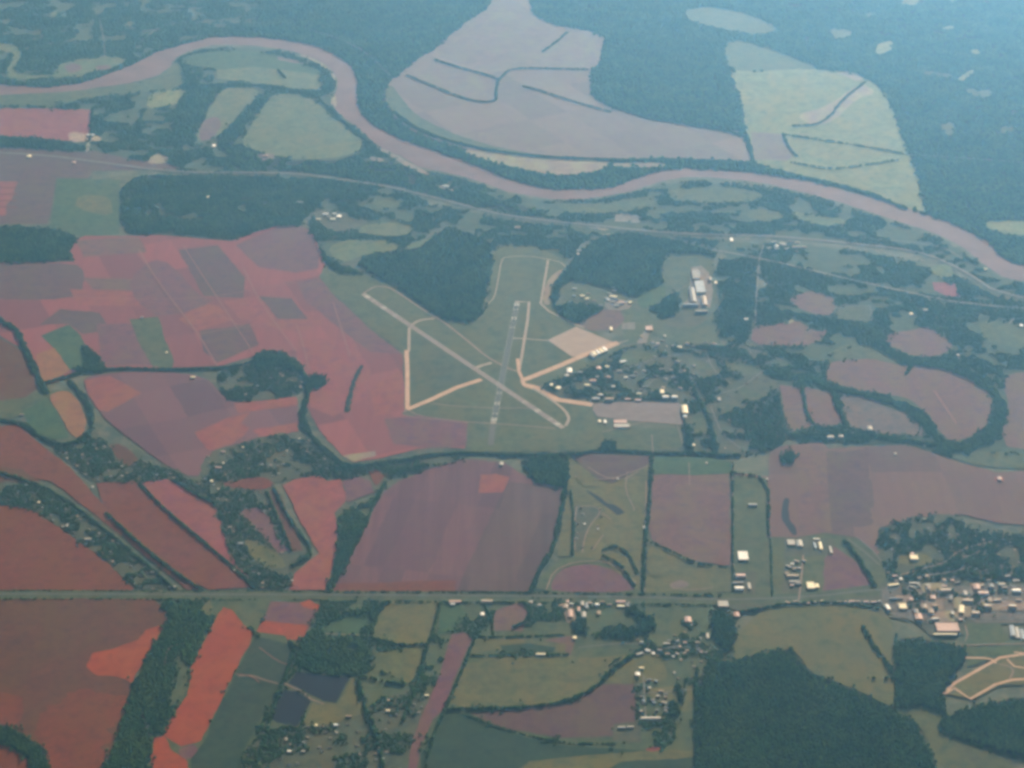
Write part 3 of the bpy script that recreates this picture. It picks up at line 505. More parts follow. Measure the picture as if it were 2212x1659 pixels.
area('grass_field', '1022,1380 1100,1382 1218,1378 1222,1408 1090,1412 1075,1404 1018,1415', 'olive', 0, alt=(.10,.12,.075)); area('grass_field', '1012,1422 1230,1416 1292,1425 1312,1450 1280,1490 1222,1516 1120,1528 966,1530 988,1482', 'olive', 1, seed=4, alt=(.12,.12,.07))
area('bare_field', '1016,1542 1120,1532 1232,1520 1302,1480 1372,1478 1372,1560 1322,1592 1212,1596 1080,1572', 'dusk', 0, seed=4, alt=(.13,.082,.065)); area('grass_field', '960,1540 1012,1545 1080,1578 1200,1610 1322,1618 1505,1632 1505,1659 895,1659 912,1625', 'deep', 0, alt=(.045,.085,.055))
area('grass_field', '1070,1320 1125,1302 1145,1330 1130,1365 1060,1362', 'greypink', 0, alt=(.14,.12,.08)); area('grass_field', '1100,1650 1300,1630 1500,1618 1505,1640 1300,1648 1250,1659 1100,1659', 'olive', 1, alt=(.10,.12,.06)); area('bare_field','1390,1620 1420,1612 1428,1620 1410,1626','salmon',1)
area('grass_field','1310,1425 1332,1426 1324,1442','pale',0); area('grass_field','1385,1490 1500,1478 1505,1530 1460,1545 1440,1530','olive',0); area('yard','1325,1565 1380,1560 1385,1605 1322,1602','settle',0,alt=(.2,.13,.09)); area('yard','1380,1550 1432,1550 1428,1562 1384,1560','yard',0)
area('grass_field', '1230,1425 1310,1420 1400,1410 1440,1440 1440,1475 1372,1478 1300,1478 1312,1450', 'olive', 1, alt=(.11,.12,.08)); area('yard','1212,1304 1240,1306 1242,1348 1225,1346','tan',0); area('yard','1175,1385 1235,1375 1242,1384 1232,1418 1222,1415 1222,1392','greypink',0)
# ---- bottom right
area('grass_field', '1580,1428 1590,1370 1662,1310 1780,1302 1862,1312 1926,1340 1936,1440 1937,1533 1850,1492 1752,1452 1712,1402 1692,1406', 'olive', 0, seed=9, alt=(.13,.14,.08), var=.18)
wood('wood', '1508,1440 1580,1428 1692,1406 1714,1420 1745,1456 1850,1496 1935,1536 1992,1576 2062,1659 1505,1659', 'vast near wood across the lower right', 17, 17)
area('grass_field', '1935,1536 1960,1520 2010,1530 2040,1548 2022,1572 2070,1600 2150,1632 2212,1659 2062,1659 1992,1576', 'meadow', 0, alt=(.13,.10,.075))
wood('wood', '2022,1572 2052,1546 2120,1520 2212,1500 2212,1650 2150,1622 2062,1592', 'dark wood in the bottom right corner', 16, 16)
wood('wood', '1932,1378 2072,1392 2090,1415 2065,1450 2040,1490 2035,1512 2048,1540 2005,1530 1960,1520 1940,1532 1937,1440', 'square wood between the triangular field and the sandy streets', 16, 16)
area('building_site', '2036,1500 2058,1478 2092,1456 2160,1422 2212,1396 2212,1470 2160,1482 2100,1512 2085,1508', 'olive', 0, alt=(.22,.16,.10)); area('grass_field', '2085,1398 2212,1394 2160,1422 2092,1440', 'meadow', 0)
# ---- roads and tracks
strip('highway', '0,322 100,336 200,349 330,367 420,373 553,373 650,376 750,390 850,405 950,430 1060,459 1130,471 1250,484 1400,500 1500,506 1659,510 1734,516 1834,526 1934,536 2009,551 2084,586 2159,636 2212,664', 34, M_ROAD, 1)
strip('road', '1540,540 1659,562 1784,592 1884,615 1984,637 2084,657 2212,678', 26, M_ROAD, 1); strip('road', '1846,507 1880,517 1959,523 2034,533 2080,560', 10, M_ROAD, 1); strip('road', '2212,672 2190,690 2180,700', 16, M_ROAD)
strip('main_road', '0,1284 330,1285 700,1286 1100,1288 1400,1291 1560,1297 1750,1291 1900,1273 2212,1264', 17, plain('main_road_surface', (.10,.10,.078)), 1, mark=True)
strip('road', '1632,700 1634,640 1640,560 1650,530', 12, M_ROAD); strip('road', '2000,640 2010,650', 10, M_ROAD)
strip('levee_road', '660,62 730,82 790,112 845,165', 14, M_ROAD, 1); strip('levee_road', '215,40 225,90 227,124', 12, M_ROAD, 1); strip('levee_road', '300,95 345,56 420,46 560,50 640,50', 12, M_ROAD, 1); strip('levee_road', '1960,335 2050,340 2130,345 2212,365', 14, M_ROAD, 1)
strip('levee_road','1300,420 1420,398 1530,392 1640,404 1700,420',7,M_ROAD,1)
strip('track', '1735,1200 1730,1260 1725,1300', 12, M_LANE); strip('track', '2085,1352 2090,1372 2082,1395 2212,1388', 11, M_LANE); strip('track', '1490,1050 1488,1000', 6, M_LANE)
strip('track', '2145,1170 2070,1190 2045,1215 2010,1225 1940,1245', 14, M_LANE, 1); strip('track', '2120,1190 2085,1205 2070,1200', 11, M_LANE, 1); strip('track', '2100,1225 2040,1240 1990,1245', 11, M_LANE, 1); strip('track', '2212,1215 2150,1228 2100,1240', 8, M_LANE, 1)
strip('track', '1830,1165 1870,1195 1900,1222', 8, M_ROAD); strip('track', '1850,1160 1885,1190 1905,1215', 8, M_ROAD)
strip('site_road', '2038,1500 2062,1477 2110,1450 2160,1422 2212,1392', 22, M_CONC2, 0); strip('site_road', '2040,1500 2062,1488 2096,1511 2150,1480 2185,1470 2212,1458', 20, M_CONC2, 0); strip('site_road', '2085,1422 2138,1423 2152,1434', 16, M_CONC2, 1); strip('site_road', '2175,1425 2195,1445 2212,1455', 14, M_CONC2, 1); strip('site_road', '2190,1410 2212,1430', 14, M_CONC2); strip('site_road','2180,1470 2190,1450 2180,1440 2158,1436',12,M_LANE,1)
strip('dirt_track', '300,540 335,600 372,650 428,722 470,792', 11, M_DIRT, 1); strip('dirt_track', '526,580 560,650 640,760', 7, M_DIRT, 1); strip('dirt_track', '720,655 745,735 756,770', 8, M_DIRT, 1)
strip('dirt_track', '428,722 560,702 640,700', 6, M_DIRT); strip('dirt_track', '470,680 520,705', 6, M_DIRT); strip('dirt_track', '2018,845 2066,916', 11, M_DIRT); strip('lane','870,899 1012,915',7,M_LANE)
strip('lane', '1240,1030 1310,1040 1400,1008', 9, M_LANE, 1); strip('lane', '1246,1095 1240,1140 1242,1190', 9, M_LANE); strip('lane', '1250,1096 1280,1094 1300,1105 1275,1135 1262,1165 1258,1195', 8, M_LANE, 1); strip('lane', '1180,1275 1195,1235 1240,1215 1300,1212 1345,1232 1375,1262', 10, M_LANE, 1)
strip('lane', '1452,1272 1500,1276 1540,1270', 8, M_LANE, 1); strip('lane', '1806,662 1880,662 1884,694 1800,688 1806,662', 9, M_ROAD); strip('lane', '615,1478 650,1494 672,1512 700,1522', 12, M_LANE); strip('lane', '515,1462 545,1460 570,1470 600,1478', 10, M_LANE, 1); strip('lane', '700,1370 800,1374', 8, M_LANE)
strip('lane', '1106,735 1118,735', 6, M_LANE); strip('lane', '1440,640 1500,610', 5, M_LANE); strip('lane', '1548,745 1620,755 1690,780', 10, M_ROAD, 1); strip('lane', '1470,748 1500,740 1548,745', 9, M_ROAD); strip('lane', '1300,935 1392,912 1476,918', 8, M_LANE)
strip('lane', '1396,1040 1392,1280', 8, M_LANE); strip('lane', '1582,1000 1584,1282', 9, M_LANE); strip('lane','1408,940 1412,1000',7,M_LANE); strip('lane','150,846 250,842 300,850',1,M_LANE)
for q, s in enumerate(('1360,820 1400,800 1450,795 1500,820', '1390,850 1410,820 1440,812', '1500,760 1560,775 1620,780', '1340,800 1380,790 1420,772 1470,768', '1560,850 1600,840 1650,800', '1535,880 1560,940 1600,970', '1525,760 1540,800 1580,830')): strip('street', s, 9, M_ROAD, 1)
for y in (1302, 1318, 1334): strip('street', '1920,%d 2060,%d 2212,%d' % (y, y+3, y+6), 9, M_ROAD)
for x in (1960, 2000, 2042, 2098, 2150): strip('street', '%d,1268 %d,1340' % (x, x+6), 8, M_ROAD)
strip('street', '1370,1500 1440,1496 1500,1490', 9, M_ROAD); strip('street', '1390,1460 1395,1560', 9, M_ROAD); strip('street', '1380,1415 1450,1400 1530,1400 1580,1410', 9, M_ROAD); strip('street', '1250,1400 1330,1392 1400,1392', 8, M_ROAD, 1)
# ---- tree lines
line('hedgerow', '935,128 990,145 1060,164 1076,172', 26, 'dark hedge across the upper part of the far pink field')
line('hedgerow', '1076,174 1071,200 1073,218 1040,221 1000,212 960,196 880,163', 26, 'hooked hedge enclosing the oblong plot of the far pink field')
line('hedgerow', '1078,172 1100,150 1140,147 1210,149 1272,150', 26, 'level hedge in the middle of the far pink field')
line('hedgerow', '1130,186 1165,195 1240,220 1320,242', 22, 'slanting hedge on the right of the far pink field'); line('hedgerow', '1225,70 1200,92 1172,112', 30, 'short slanting hedge near the top of the far pink field', fill=.7)
line('tree_belt', '1278,203 1380,252 1480,268 1608,290 1620,320 1626,350', 50, 'tree belt on the right rim of the far pink field')
line('tree_belt', '850,240 885,270 950,300 1060,326 1180,340 1330,346 1450,344 1620,352 1700,376 1850,408 1960,452', 60, 'tree belt following the far bank of the river')
line('hedgerow', '1690,290 1760,300 1860,315 1960,334', 21, 'upper hedge across the pale green field'); line('hedgerow', '1705,350 1790,366 1850,360 1940,345', 16, 'lower hedge across the pale green field', fill=.7); line('hedgerow', '1690,288 1705,322 1722,338', 24, 'short hedge beside the pink plot of the pale green field'); line('stream_trees', '1868,178 1820,215 1792,254 1762,270 1712,272', 30, 'trees along the stream through the pale green field', fill=.7)
line('hedgerow', '470,184 560,184 640,196 690,210', 40, 'hedge between the two green fields in the river bend'); line('hedgerow', '690,215 740,262 800,312', 30, 'bank side trees right of the big green field'); line('hedgerow', '600,150 618,170', 20, 'short gap hedge in the river bend'); line('hedgerow','200,236 196,300 190,308',24,'hedge on the right side of the left pink field'); line('hedgerow','310,235 300,270 312,300',26,'hedge left of the yellow green field')
line('hedgerow', '780,506 822,512 866,514 885,506', 30, 'hedge between two pale meadows left of the big wood'); line('bayou_trees', '0,640 30,700 60,765 90,832 100,850', 60, 'dark line of trees running down the left edge of the farmland')
line('bayou_trees', '85,832 140,815 200,800 270,796 380,799 480,796 540,784 568,768', 40, 'upper reach of the bayou trees crossing the pink farmland', 14)
line('bayou_trees', '600,762 640,785 660,810 668,850 652,888 660,930 700,972 738,1005 762,1010', 62, 'curved reach of the bayou trees right of the hamlet', 14)
line('bayou_trees', '762,1008 850,998 940,982 1010,978 1106,984 1240,982 1300,972', 55, 'level reach of the bayou trees below the airfield', 14)
line('bayou_trees', '1300,972 1420,980 1500,978 1560,985 1600,985', 48, 'last reach of the bayou trees below the large apron', 14)
line('bayou_trees', '150,822 190,868 202,915 184,952 130,962 88,946 40,908 0,905', 44, 'loop of trees round the green triangular field', 14)
line('bayou_trees', '1480,810 1500,848 1525,890 1540,935 1545,985', 40, 'tree lined creek through the former base'); line('bayou_trees', '1380,830 1400,812 1440,806 1480,812', 26, 'tree lined upper creek of the former base')
line('bayou_trees', '1660,800 1740,820 1830,845 1905,860 1962,882 1996,905 2022,945 2060,978', 135, 'broad tree belt left of the oval pink field', 16); line('bayou_trees', '1690,675 1780,694 1850,702 1888,712 1900,745 1930,768 1990,784 2060,796 2112,818 2150,850 2166,885 2152,925 2128,952 2080,978', 125, 'broad tree belt curving round the oval pink field', 16)
line('hedgerow', '1732,838 1744,900 1764,924', 24, 'left divider of the three striped fields'); line('hedgerow', '1798,848 1808,884 1830,920', 24, 'right divider of the three striped fields'); line('hedgerow', '1700,942 1790,938 1850,942 1950,950 2040,965', 60, 'trees along the lane under the striped fields'); line('hedgerow','1970,790 1955,810',30,'short spur of trees entering the oval pink field')
line('hedgerow', '782,790 762,830 750,890', 40, 'lone dark ditch in the pink farmland left of the airfield', 14, 4); line('hedgerow', '0,985 90,1045 180,1108 280,1188 380,1276', 34, 'dark hedge along the top of the wooded ribbon'); line('hedgerow', '228,1108 290,1165 350,1218 440,1278', 26, 'middle dark hedge of the long striped fields'); line('hedgerow', '300,1045 355,1100 450,1180 552,1270', 22, 'right dark hedge of the long striped fields', fill=.85); line('hedgerow', '372,1036 420,1066 470,1092', 24, 'short hedge above the village lane')
line('hedgerow', '592,1055 622,1120 682,1194 630,1224', 26, 'dark hedge left of the salmon field'); line('hedgerow', '575,1060 600,1120 632,1195', 18, 'hedge between two narrow brown plots'); line('hedgerow', '832,1040 790,1130 750,1210 712,1278', 32, 'dark hedge on the left side of the great centre field')
line('hedgerow', '1226,985 1222,1050 1212,1110 1198,1180 1165,1232 1148,1280', 36, 'dark hedge on the right side of the great centre field'); line('hedgerow', '1408,985 1404,1080 1394,1160 1388,1280', 26, 'hedge between the olive ground and the square pink field'); line('hedgerow', '1398,1168 1450,1192 1500,1218 1570,1226', 14, 'hedge under the square pink field', fill=.7)
line('hedgerow', '1580,1020 1660,1034 1660,1160', 16, 'hedge round the small green plot'); line('hedgerow', '1300,1200 1340,1220 1372,1268', 18, 'trees beside the purple oval field')
line('hedgerow', '965,1532 1120,1531 1222,1517 1285,1488 1320,1450 1400,1392', 30, 'curving dark hedge below the big olive field'); line('hedgerow', '952,1300 935,1370 920,1400 906,1470 870,1560', 22, 'dark hedge left of the narrow brown strip'); line('hedgerow', '1026,1380 1010,1420 985,1480 960,1535 930,1600 900,1659', 16, 'dark hedge right of the narrow brown strip', fill=.8)
line('hedgerow', '800,1378 865,1395 925,1392', 22, 'hedge between two olive plots'); line('hedgerow', '772,1468 790,1540 820,1600 838,1659', 34, 'dark creek trees right of the square ponds'); line('hedgerow', '625,1385 640,1400 600,1500 520,1659', 26, 'dark hedge left of the square ponds'); line('hedgerow', '780,1462 880,1482', 20, 'hedge under the small olive plot')
line('hedgerow', '1862,1352 1885,1392 1915,1435 1934,1462', 30, 'dark hedge inside the triangular field'); line('hedgerow', '1706,1398 1718,1424', 24, 'short spur of trees pointing into the triangular field'); line('hedgerow', '1870,1466 1935,1466', 12, 'thin hedge low in the triangular field', fill=.8); line('hedgerow','1936,1370 1937,1532',16,'hedge on the right edge of the triangular field')
line('hedgerow', '1600,1325 1680,1308 1780,1300 1900,1315', 22, 'trees along the top of the triangular field'); line('hedgerow', '1822,1166 1858,1210 1890,1268', 30, 'dark hedge left of the wooded estate'); line('hedgerow','1130,1300 1150,1320 1135,1345 1108,1355',26,'curved clump behind the roadside shops')

line('roadside_trees', '0,1276 330,1277 700,1278', 14, 'low trees on the far side of the main road at left', 12, 8, fill=.45); line('roadside_trees', '0,1294 330,1295 560,1296', 14, 'low trees on the near side of the main road at left', 12, 8, fill=.4)
line('roadside_trees', '700,1279 1150,1281 1560,1287', 16, 'low trees on the far side of the main road in the middle', 12, 9, fill=.45); line('roadside_trees', '700,1300 1150,1303 1560,1309', 18, 'low trees behind the roadside shops', 12, 9, fill=.5)

# ---- darker copses and plots of the near middle ground
wood('copse', '1380,1335 1402,1330 1416,1342 1412,1362 1398,1372 1382,1362', 'round dark copse beside the curving lane', 14)
wood('copse', '1352,1308 1375,1308 1384,1326 1370,1334 1352,1324', 'dark copse right of the orange pink shop', 14)
wood('copse', '1238,1342 1262,1336 1270,1356 1258,1372 1240,1364', 'dark copse below the bluish sheds', 14)
wood('copse', '1300,1358 1340,1352 1384,1362 1380,1380 1310,1376', 'level dark belt of trees left of the curving lane', 14)
wood('copse', '1536,1318 1560,1322 1588,1340 1590,1372 1578,1410 1560,1405 1540,1370', 'tall dark copse left of the triangular field', 14)
wood('copse', '1440,1515 1460,1512 1470,1545 1445,1550', 'dark trees below the cluster of grey roofs', 13)
wood('copse', '1460,1480 1470,1478 1474,1520 1464,1522', 'slim row of trees right of the cluster of grey roofs', 13); wood('copse', '1478,910 1490,925 1500,960 1494,975 1480,968', 'dark trees at the right end of the airfield', 14); wood('copse', '1300,958 1316,952 1330,958 1334,972 1296,972', 'small dark copse rising from the bayou trees', 14)
area('grass_field', '1080,1396 1150,1392 1200,1400 1196,1410 1092,1412', 'deep', 0); area('grass_field', '955,1300 990,1302 1010,1330 985,1362 945,1372', 'green', 0)
line('hedgerow', '1022,1376 1120,1377 1218,1372', 18, 'hedge along the top of the pale olive plot', 12, 8); line('hedgerow', '1020,1417 1120,1416 1232,1414', 14, 'hedge between the pale olive plot and the big olive field', 12, 8)
line('hedgerow', '1046,1305 1062,1340 1066,1372', 16, 'hedge below the tan depot', 12, 8); line('hedgerow', '1340,1420 1315,1440', 16, 'short thick hedge at the tip of the big olive field', 12, 9)
line('hedgerow', '1000,1545 1100,1580 1210,1606 1330,1608', 14, 'hedge under the purple brown field', 12, 8); line('hedgerow', '1506,1440 1504,1540 1506,1659', 26, 'shaded left margin of the vast near wood', 14, 14)
line('hedgerow', '1390,1300 1394,1390', 14, 'hedge beside the lane in the middle ground', 12, 8); line('hedgerow', '1583,1000 1583,1280', 14, 'hedge beside the straight lane left of the square warehouse', 12, 8); line('hedgerow','1665,1165 1668,1290',12,'thin hedge between the square warehouse and the sandy track',12,8)
strip('dirt_track', '395,530 440,600 500,690 550,768', 7, M_DIRT, 1); strip('dirt_track', '640,700 655,745 668,800', 7, M_DIRT, 1); strip('dirt_track', '150,640 330,650 480,640 640,610', 6, M_DIRT, 1)
strip('lane','560,1400 600,1430 630,1440',6,M_DIRT,1); strip('lane','510,1458 545,1462 560,1475',7,M_DIRT,1); strip('lane','355,1440 362,1400 400,1390',6,M_DIRT,1)

for q in ('1935,1288 1975,1287 1976,1306 1936,1308', '1990,1298 2035,1297 2038,1318 1992,1320', '2060,1292 2095,1291 2098,1334 2062,1336', '2120,1300 2212,1298 2212,1318 2122,1320', '2006,1322 2060,1321 2062,1345 2010,1346', '1990,1262 2040,1261 2042,1280 1992,1281', '2095,1262 2125,1261 2126,1284 2096,1284'): area('car_park', q, 'tan', wob=2, alt=(.30, .25, .19))

strip('lane', '1270,1010 1300,1030 1340,1040 1380,1020', 9, M_LANE, 1); strip('lane', '1300,1110 1330,1130 1300,1160 1280,1190', 8, M_LANE, 1); strip('lane', '1355,1020 1350,1060 1375,1110 1360,1160', 7, M_LANE, 1)
area('grass_field', '1315,1120 1385,1100 1392,1180 1340,1200 1300,1170', 'olive', 1, alt=(.19,.13,.06)); area('grass_field', '1240,1010 1290,1040 1300,1055 1250,1050', 'olive', 1, alt=(.2,.15,.07)); area('grass_field','1400,1175 1440,1200 1450,1240 1400,1250','olive',1,alt=(.2,.16,.06))
line('hedgerow', '1300,1190 1330,1178 1360,1200 1376,1240', 20, 'curving trees above the purple oval field', 12, 9); line('hedgerow', '1232,1060 1240,1120 1236,1200', 22, 'trees on the left rim of the olive ground', 12, 9)
# ------------------------------------------------------------------ buildings
def roofmat(n, c, rough=.7, spec=.12):
    return plain(n, c, .07, 12, rough, spec)
RM = dict(W=roofmat('white_roof', (.86, .83, .74)), C=roofmat('cream_roof', (.84, .74, .48)), P=roofmat('pink_roof', (.46, .29, .23)),
 B=roofmat('blue_grey_roof', (.22, .26, .29)), G=roofmat('grey_roof', (.13, .13, .125)), T=roofmat('tan_roof', (.27, .20, .135)), L=roofmat('pale_roof', (.36, .34, .29)))
M_WALL = plain('wall_cladding', (.24, .22, .18), .08, 10); M_BRICK = plain('brick_wall', (.24, .12, .08), .12, 6); M_DOOR = plain('door_panel', (.10, .12, .14), .1, 4)
M_UNIT = plain('metal_unit', (.45, .45, .43), .1, 3)
def box(vs, fs, x0, x1, y0, y1, z0, z1, bottom=False):
    i = len(vs)
    vs += [(x0, y0, z0), (x1, y0, z0), (x1, y1, z0), (x0, y1, z0), (x0, y0, z1), (x1, y0, z1), (x1, y1, z1), (x0, y1, z1)]
    fs += [(i+4, i+5, i+6, i+7), (i, i+1, i+5, i+4), (i+1, i+2, i+6, i+5), (i+2, i+3, i+7, i+6), (i+3, i, i+4, i+7)]
    if bottom: fs.append((i, i+3, i+2, i+1))
_bid = 900000; NOPLANT.add(_bid)
ZBASE = idmap.copy()
def groundz(X, Y):
    u, v = V(X, Y); n = ZBASE[max(0, min(RH-1, int(v-RY0))), max(0, min(RW-1, int(u-RX0)))]
    return ZID.get(int(n), 0.0)
def mark_clear(X, Y, w_, d_, rot):
    u = (math.cos(rot), math.sin(rot)); raster([V(*p) for p in rect(X, Y, u, w_+8, d_+14)], _bid)
def building(x, y, wv, hv, roof, label, rot=0, h=None, style=None, name='warehouse', cat='warehouse', group=None):
    """x, y: middle of the footprint on the photo grid; wv, hv: its breadth and depth there"""
    X, Y = (float(q) for q in G(x, y))
    wm = float(G(x+wv/2, y)[0]-G(x-wv/2, y)[0]); dm = float(G(x, y-hv/2)[1]-G(x, y+hv/2)[1])
    wm = max(wm, 14); dm = max(dm-6, 16); a, b_ = wm/2, dm/2
    h = h or min(12, 5.5+.05*min(wm, dm)); style = style or ('flat' if min(wm, dm) > 48 else 'gable')
    root = bpy.data.objects.new(name, None); COL.objects.link(root); root.location = (X, Y, groundz(X, Y)); root.rotation_euler = (0, 0, R(rot))
    tag(root, label, cat, group)
    wall = M_BRICK if (roof in 'GL' and style == 'flat') else M_WALL
    if style == 'flat':
        vs, fs = [], []; box(vs, fs, -a, a, -b_, b_, 0, h); mesh_obj('wall', vs, fs, wall, root)
        vs, fs = [], []; box(vs, fs, -a+.5, a-.5, -b_+.5, b_-.5, h+.05, h+.35)
        for q in ((-a, a, -b_, -b_+.45), (-a, a, b_-.45, b_), (-a, -a+.45, -b_+.5, b_-.5), (a-.45, a, -b_+.5, b_-.5)): box(vs, fs, *q, h+.03, h+1.0)
        r = mesh_obj('roof', vs, fs, RM[roof], root)
        k = random.Random(int(x*7+y)); vs, fs = [], []
        for _ in range(int(min(14, wm*dm/900))):
            ux, uy = k.uniform(-a*.8, a*.8), k.uniform(-b_*.8, b_*.8); box(vs, fs, ux-1.8, ux+1.8, uy-1.3, uy+1.3, h+.4, h+2.2)
        if vs: mesh_obj('roof_units', vs, fs, M_UNIT, root)['kind'] = 'stuff'
    else:
        along = wm >= dm; rh = min(a, b_)*.22
        vs = [(-a, -b_, 0), (a, -b_, 0), (a, b_, 0), (-a, b_, 0), (-a, -b_, h), (a, -b_, h), (a, b_, h), (-a, b_, h)]
        fs = [(0, 1, 5, 4), (1, 2, 6, 5), (2, 3, 7, 6), (3, 0, 4, 7)]
        e = .6
        if along:
            vs += [(-a, 0, h+rh), (a, 0, h+rh)]; fs += [(4, 8, 7), (5, 6, 9)]
            rv = [(-a-e, -b_-e, h), (a+e, -b_-e, h), (a+e, 0, h+rh+.3), (-a-e, 0, h+rh+.3), (a+e, b_+e, h), (-a-e, b_+e, h)]
        else:
            vs += [(0, -b_, h+rh), (0, b_, h+rh)]; fs += [(4, 5, 8), (6, 7, 9)]
            rv = [(-a-e, -b_-e, h), (-a-e, b_+e, h), (0, b_+e, h+rh+.3), (0, -b_-e, h+rh+.3), (a+e, b_+e, h), (a+e, -b_-e, h)]
        mesh_obj('wall', vs, fs, wall, root)
        rv2 = rv+[(p[0], p[1], p[2]+.25) for p in rv]
        mesh_obj('roof', rv2, [(0, 1, 2, 3), (3, 2, 4, 5), (6, 7, 8, 9), (9, 8, 10, 11), (0, 1, 7, 6), (5, 4, 10, 11), (0, 3, 9, 6), (3, 5, 11, 9), (1, 2, 8, 7), (2, 4, 10, 8)], RM[roof], root)
    n = max(1, min(8, int(wm/18)))
    for i in range(n):
        cx = -a+wm*(i+.5)/n; vs, fs = [], []; box(vs, fs, cx-2.4, cx+2.4, -b_-.25, -b_-.02, 0, min(4.5, h*.8)); mesh_obj('door', vs, fs, M_DOOR, root)
    mark_clear(X, Y, wm, dm, R(rot)); return root
B = building
# near the town on the right
B(1605, 1203, 21, 19, 'W', 'huge square white roofed warehouse alone beside the green plot'); B(1600, 1247, 20, 9, 'P', 'long pinkish roofed shed in front of the huge square white warehouse'); B(1594, 1262, 24, 6, 'G', 'narrow grey shed in the row below the square white warehouse'); B(1597, 1274, 18, 8, 'W', 'white roofed building just above the main road below the square warehouse'); B(1618, 1268, 6, 14, 'L', 'small upright pale building at the right end of the shed row')
B(1751, 1267, 16, 15, 'C', 'large cream roofed warehouse right of the sandy track'); B(1764, 1268, 9, 9, 'C', 'small cream annexe touching the right side of the large cream warehouse'); B(1712, 1247, 26, 7, 'T', 'tan roofed shed left of the cream warehouse'); B(1716, 1259, 22, 5, 'L', 'low pale shed between the tan shed and the road')
B(1709, 1174, 16, 12, 'L', 'pale building at the top end of the sandy track'); B(1727, 1176, 12, 14, 'L', 'pale building just left of the sandy track head'); B(1764, 1168, 14, 6, 'L', 'narrow pale roofed building above the twin sheds'); B(1760, 1180, 5, 14, 'B', 'slim blue grey shed left of the upright cream shed'); B(1772, 1181, 6, 17, 'C', 'upright cream roofed shed among the farm group'); B(1794, 1190, 5, 16, 'L', 'slender pale roofed shed standing apart on the right of the farm group')
B(1974, 1207, 17, 10, 'C', 'bright cream hall with two wings in the clearing of the wooded estate', h=10); B(1970, 1199, 8, 6, 'P', 'pink roofed block behind the bright cream hall')
B(2046, 1358, 48, 19, 'P', 'very large pale pink roofed factory at the lower edge of the town', h=11); B(2042, 1373, 50, 4, 'C', 'long narrow cream canopy in front of the very large pink factory')
B(2077, 1319, 10, 17, 'C', 'bright cream roofed warehouse turned slightly from the street', rot=-12); B(1984, 1335, 15, 13, 'P', 'square pinkish roofed workshop left of the very large factory'); B(2186, 1364, 10, 24, 'B', 'first of three long blue grey sheds side by side at the right edge', rot=-6); B(2197, 1368, 8, 24, 'L', 'middle one of three long sheds side by side at the right edge', rot=-6); B(2208, 1372, 9, 22, 'B', 'last of three long blue grey sheds at the right edge', rot=-6)
B(1917, 1314, 8, 12, 'W', 'white roofed shop at the left end of the town', rot=12); B(1950, 1312, 16, 12, 'C', 'cream roofed shop in the lower left of the town'); B(2109, 1271, 14, 12, 'P', 'pink roofed hall above the town road'); B(2196, 1279, 18, 8, 'W', 'white roofed store near the right edge of the town'); B(1946, 1253, 6, 5, 'W', 'small bright white building at the upper left of the town'); B(1930, 1266, 24, 5, 'C', 'narrow yellowish building on the north side of the town road', rot=14)
_k = random.Random(5)
_town = [(1938, 1296), (1966, 1296), (1985, 1275), (2005, 1272), (2012, 1292), (2030, 1296), (2052, 1295), (2022, 1310), (2052, 1310), (1975, 1322), (2012, 1324), (2034, 1326), (2058, 1327), (2092, 1300), (2112, 1298), (2136, 1300), (2158, 1298), (2180, 1302), (2204, 1300), (2130, 1314), (2160, 1312), (2190, 1313), (2110, 1328), (2140, 1330), (2020, 1341), (1978, 1262), (2060, 1270), (2140, 1268), (2085, 1284), (2165, 1284), (1996, 1312), (2074, 1340), (1928, 1326), (2040, 1280), (2120, 1285), (1960, 1280)]
for i, (x, y) in enumerate(_town):
    if i % 3 == 2: continue
    rf = _k.choice('TPLTGLT'); nm = dict(T='tan', P='pink', L='pale', G='grey')[rf]
    B(x+_k.uniform(-4, 4), y+_k.uniform(-2, 2), _k.choice((8, 11, 16, 22, 28)), _k.uniform(4, 10), rf, 'low %s roofed commercial building crowded among others in the right hand town' % nm, name='commercial_building', cat='building', group='low commercial buildings of the right hand town', rot=_k.uniform(-8, 8))
# along the main road
B(983, 1303, 26, 6, 'P', 'row of pinkish roadside stores at the left end of the road strip'); B(978, 1308, 10, 4, 'W', 'small white roofed store in front of the pinkish roadside row'); B(1052, 1302, 24, 8, 'T', 'tan roofed depot on the south side of the main road'); B(1042, 1329, 8, 7, 'W', 'bright white shed standing alone below the tan depot')
B(1221, 1312, 12, 10, 'T', 'tan roofed store with an earthy yard running down from the road'); B(1232, 1328, 10, 16, 'P', 'pink roofed shed halfway down the earthy yard'); B(1250, 1318, 6, 10, 'P', 'rose coloured roof beside a row of grey roadside sheds'); B(1258, 1306, 7, 10, 'L', 'pale narrow shed by the main road between two rows'); B(1267, 1310, 6, 14, 'B', 'bluish narrow shed right of the rose coloured roof'); B(1261, 1330, 9, 12, 'L', 'pale shed at the lower end of the bluish sheds')
B(1290, 1309, 9, 6, 'W', 'small white roadside shop between the sheds and the orange roofed shop'); B(1293, 1326, 8, 8, 'T', 'small tan house behind the small white roadside shop'); B(1341, 1303, 20, 7, 'P', 'orange pink roofed shop beside a clump of trees'); B(1341, 1312, 16, 5, 'C', 'cream canopy in front of the orange pink roofed shop'); B(1562, 1307, 22, 13, 'L', 'pale block at the road bend near the triangular field'); B(1591, 1329, 12, 10, 'P', 'pinkish building at the tip of the triangular field'); B(1486, 1341, 14, 12, 'P', 'isolated pinkish building on the open ground right of centre'); B(1528, 1376, 6, 12, 'L', 'upright pale building near the dark trees')
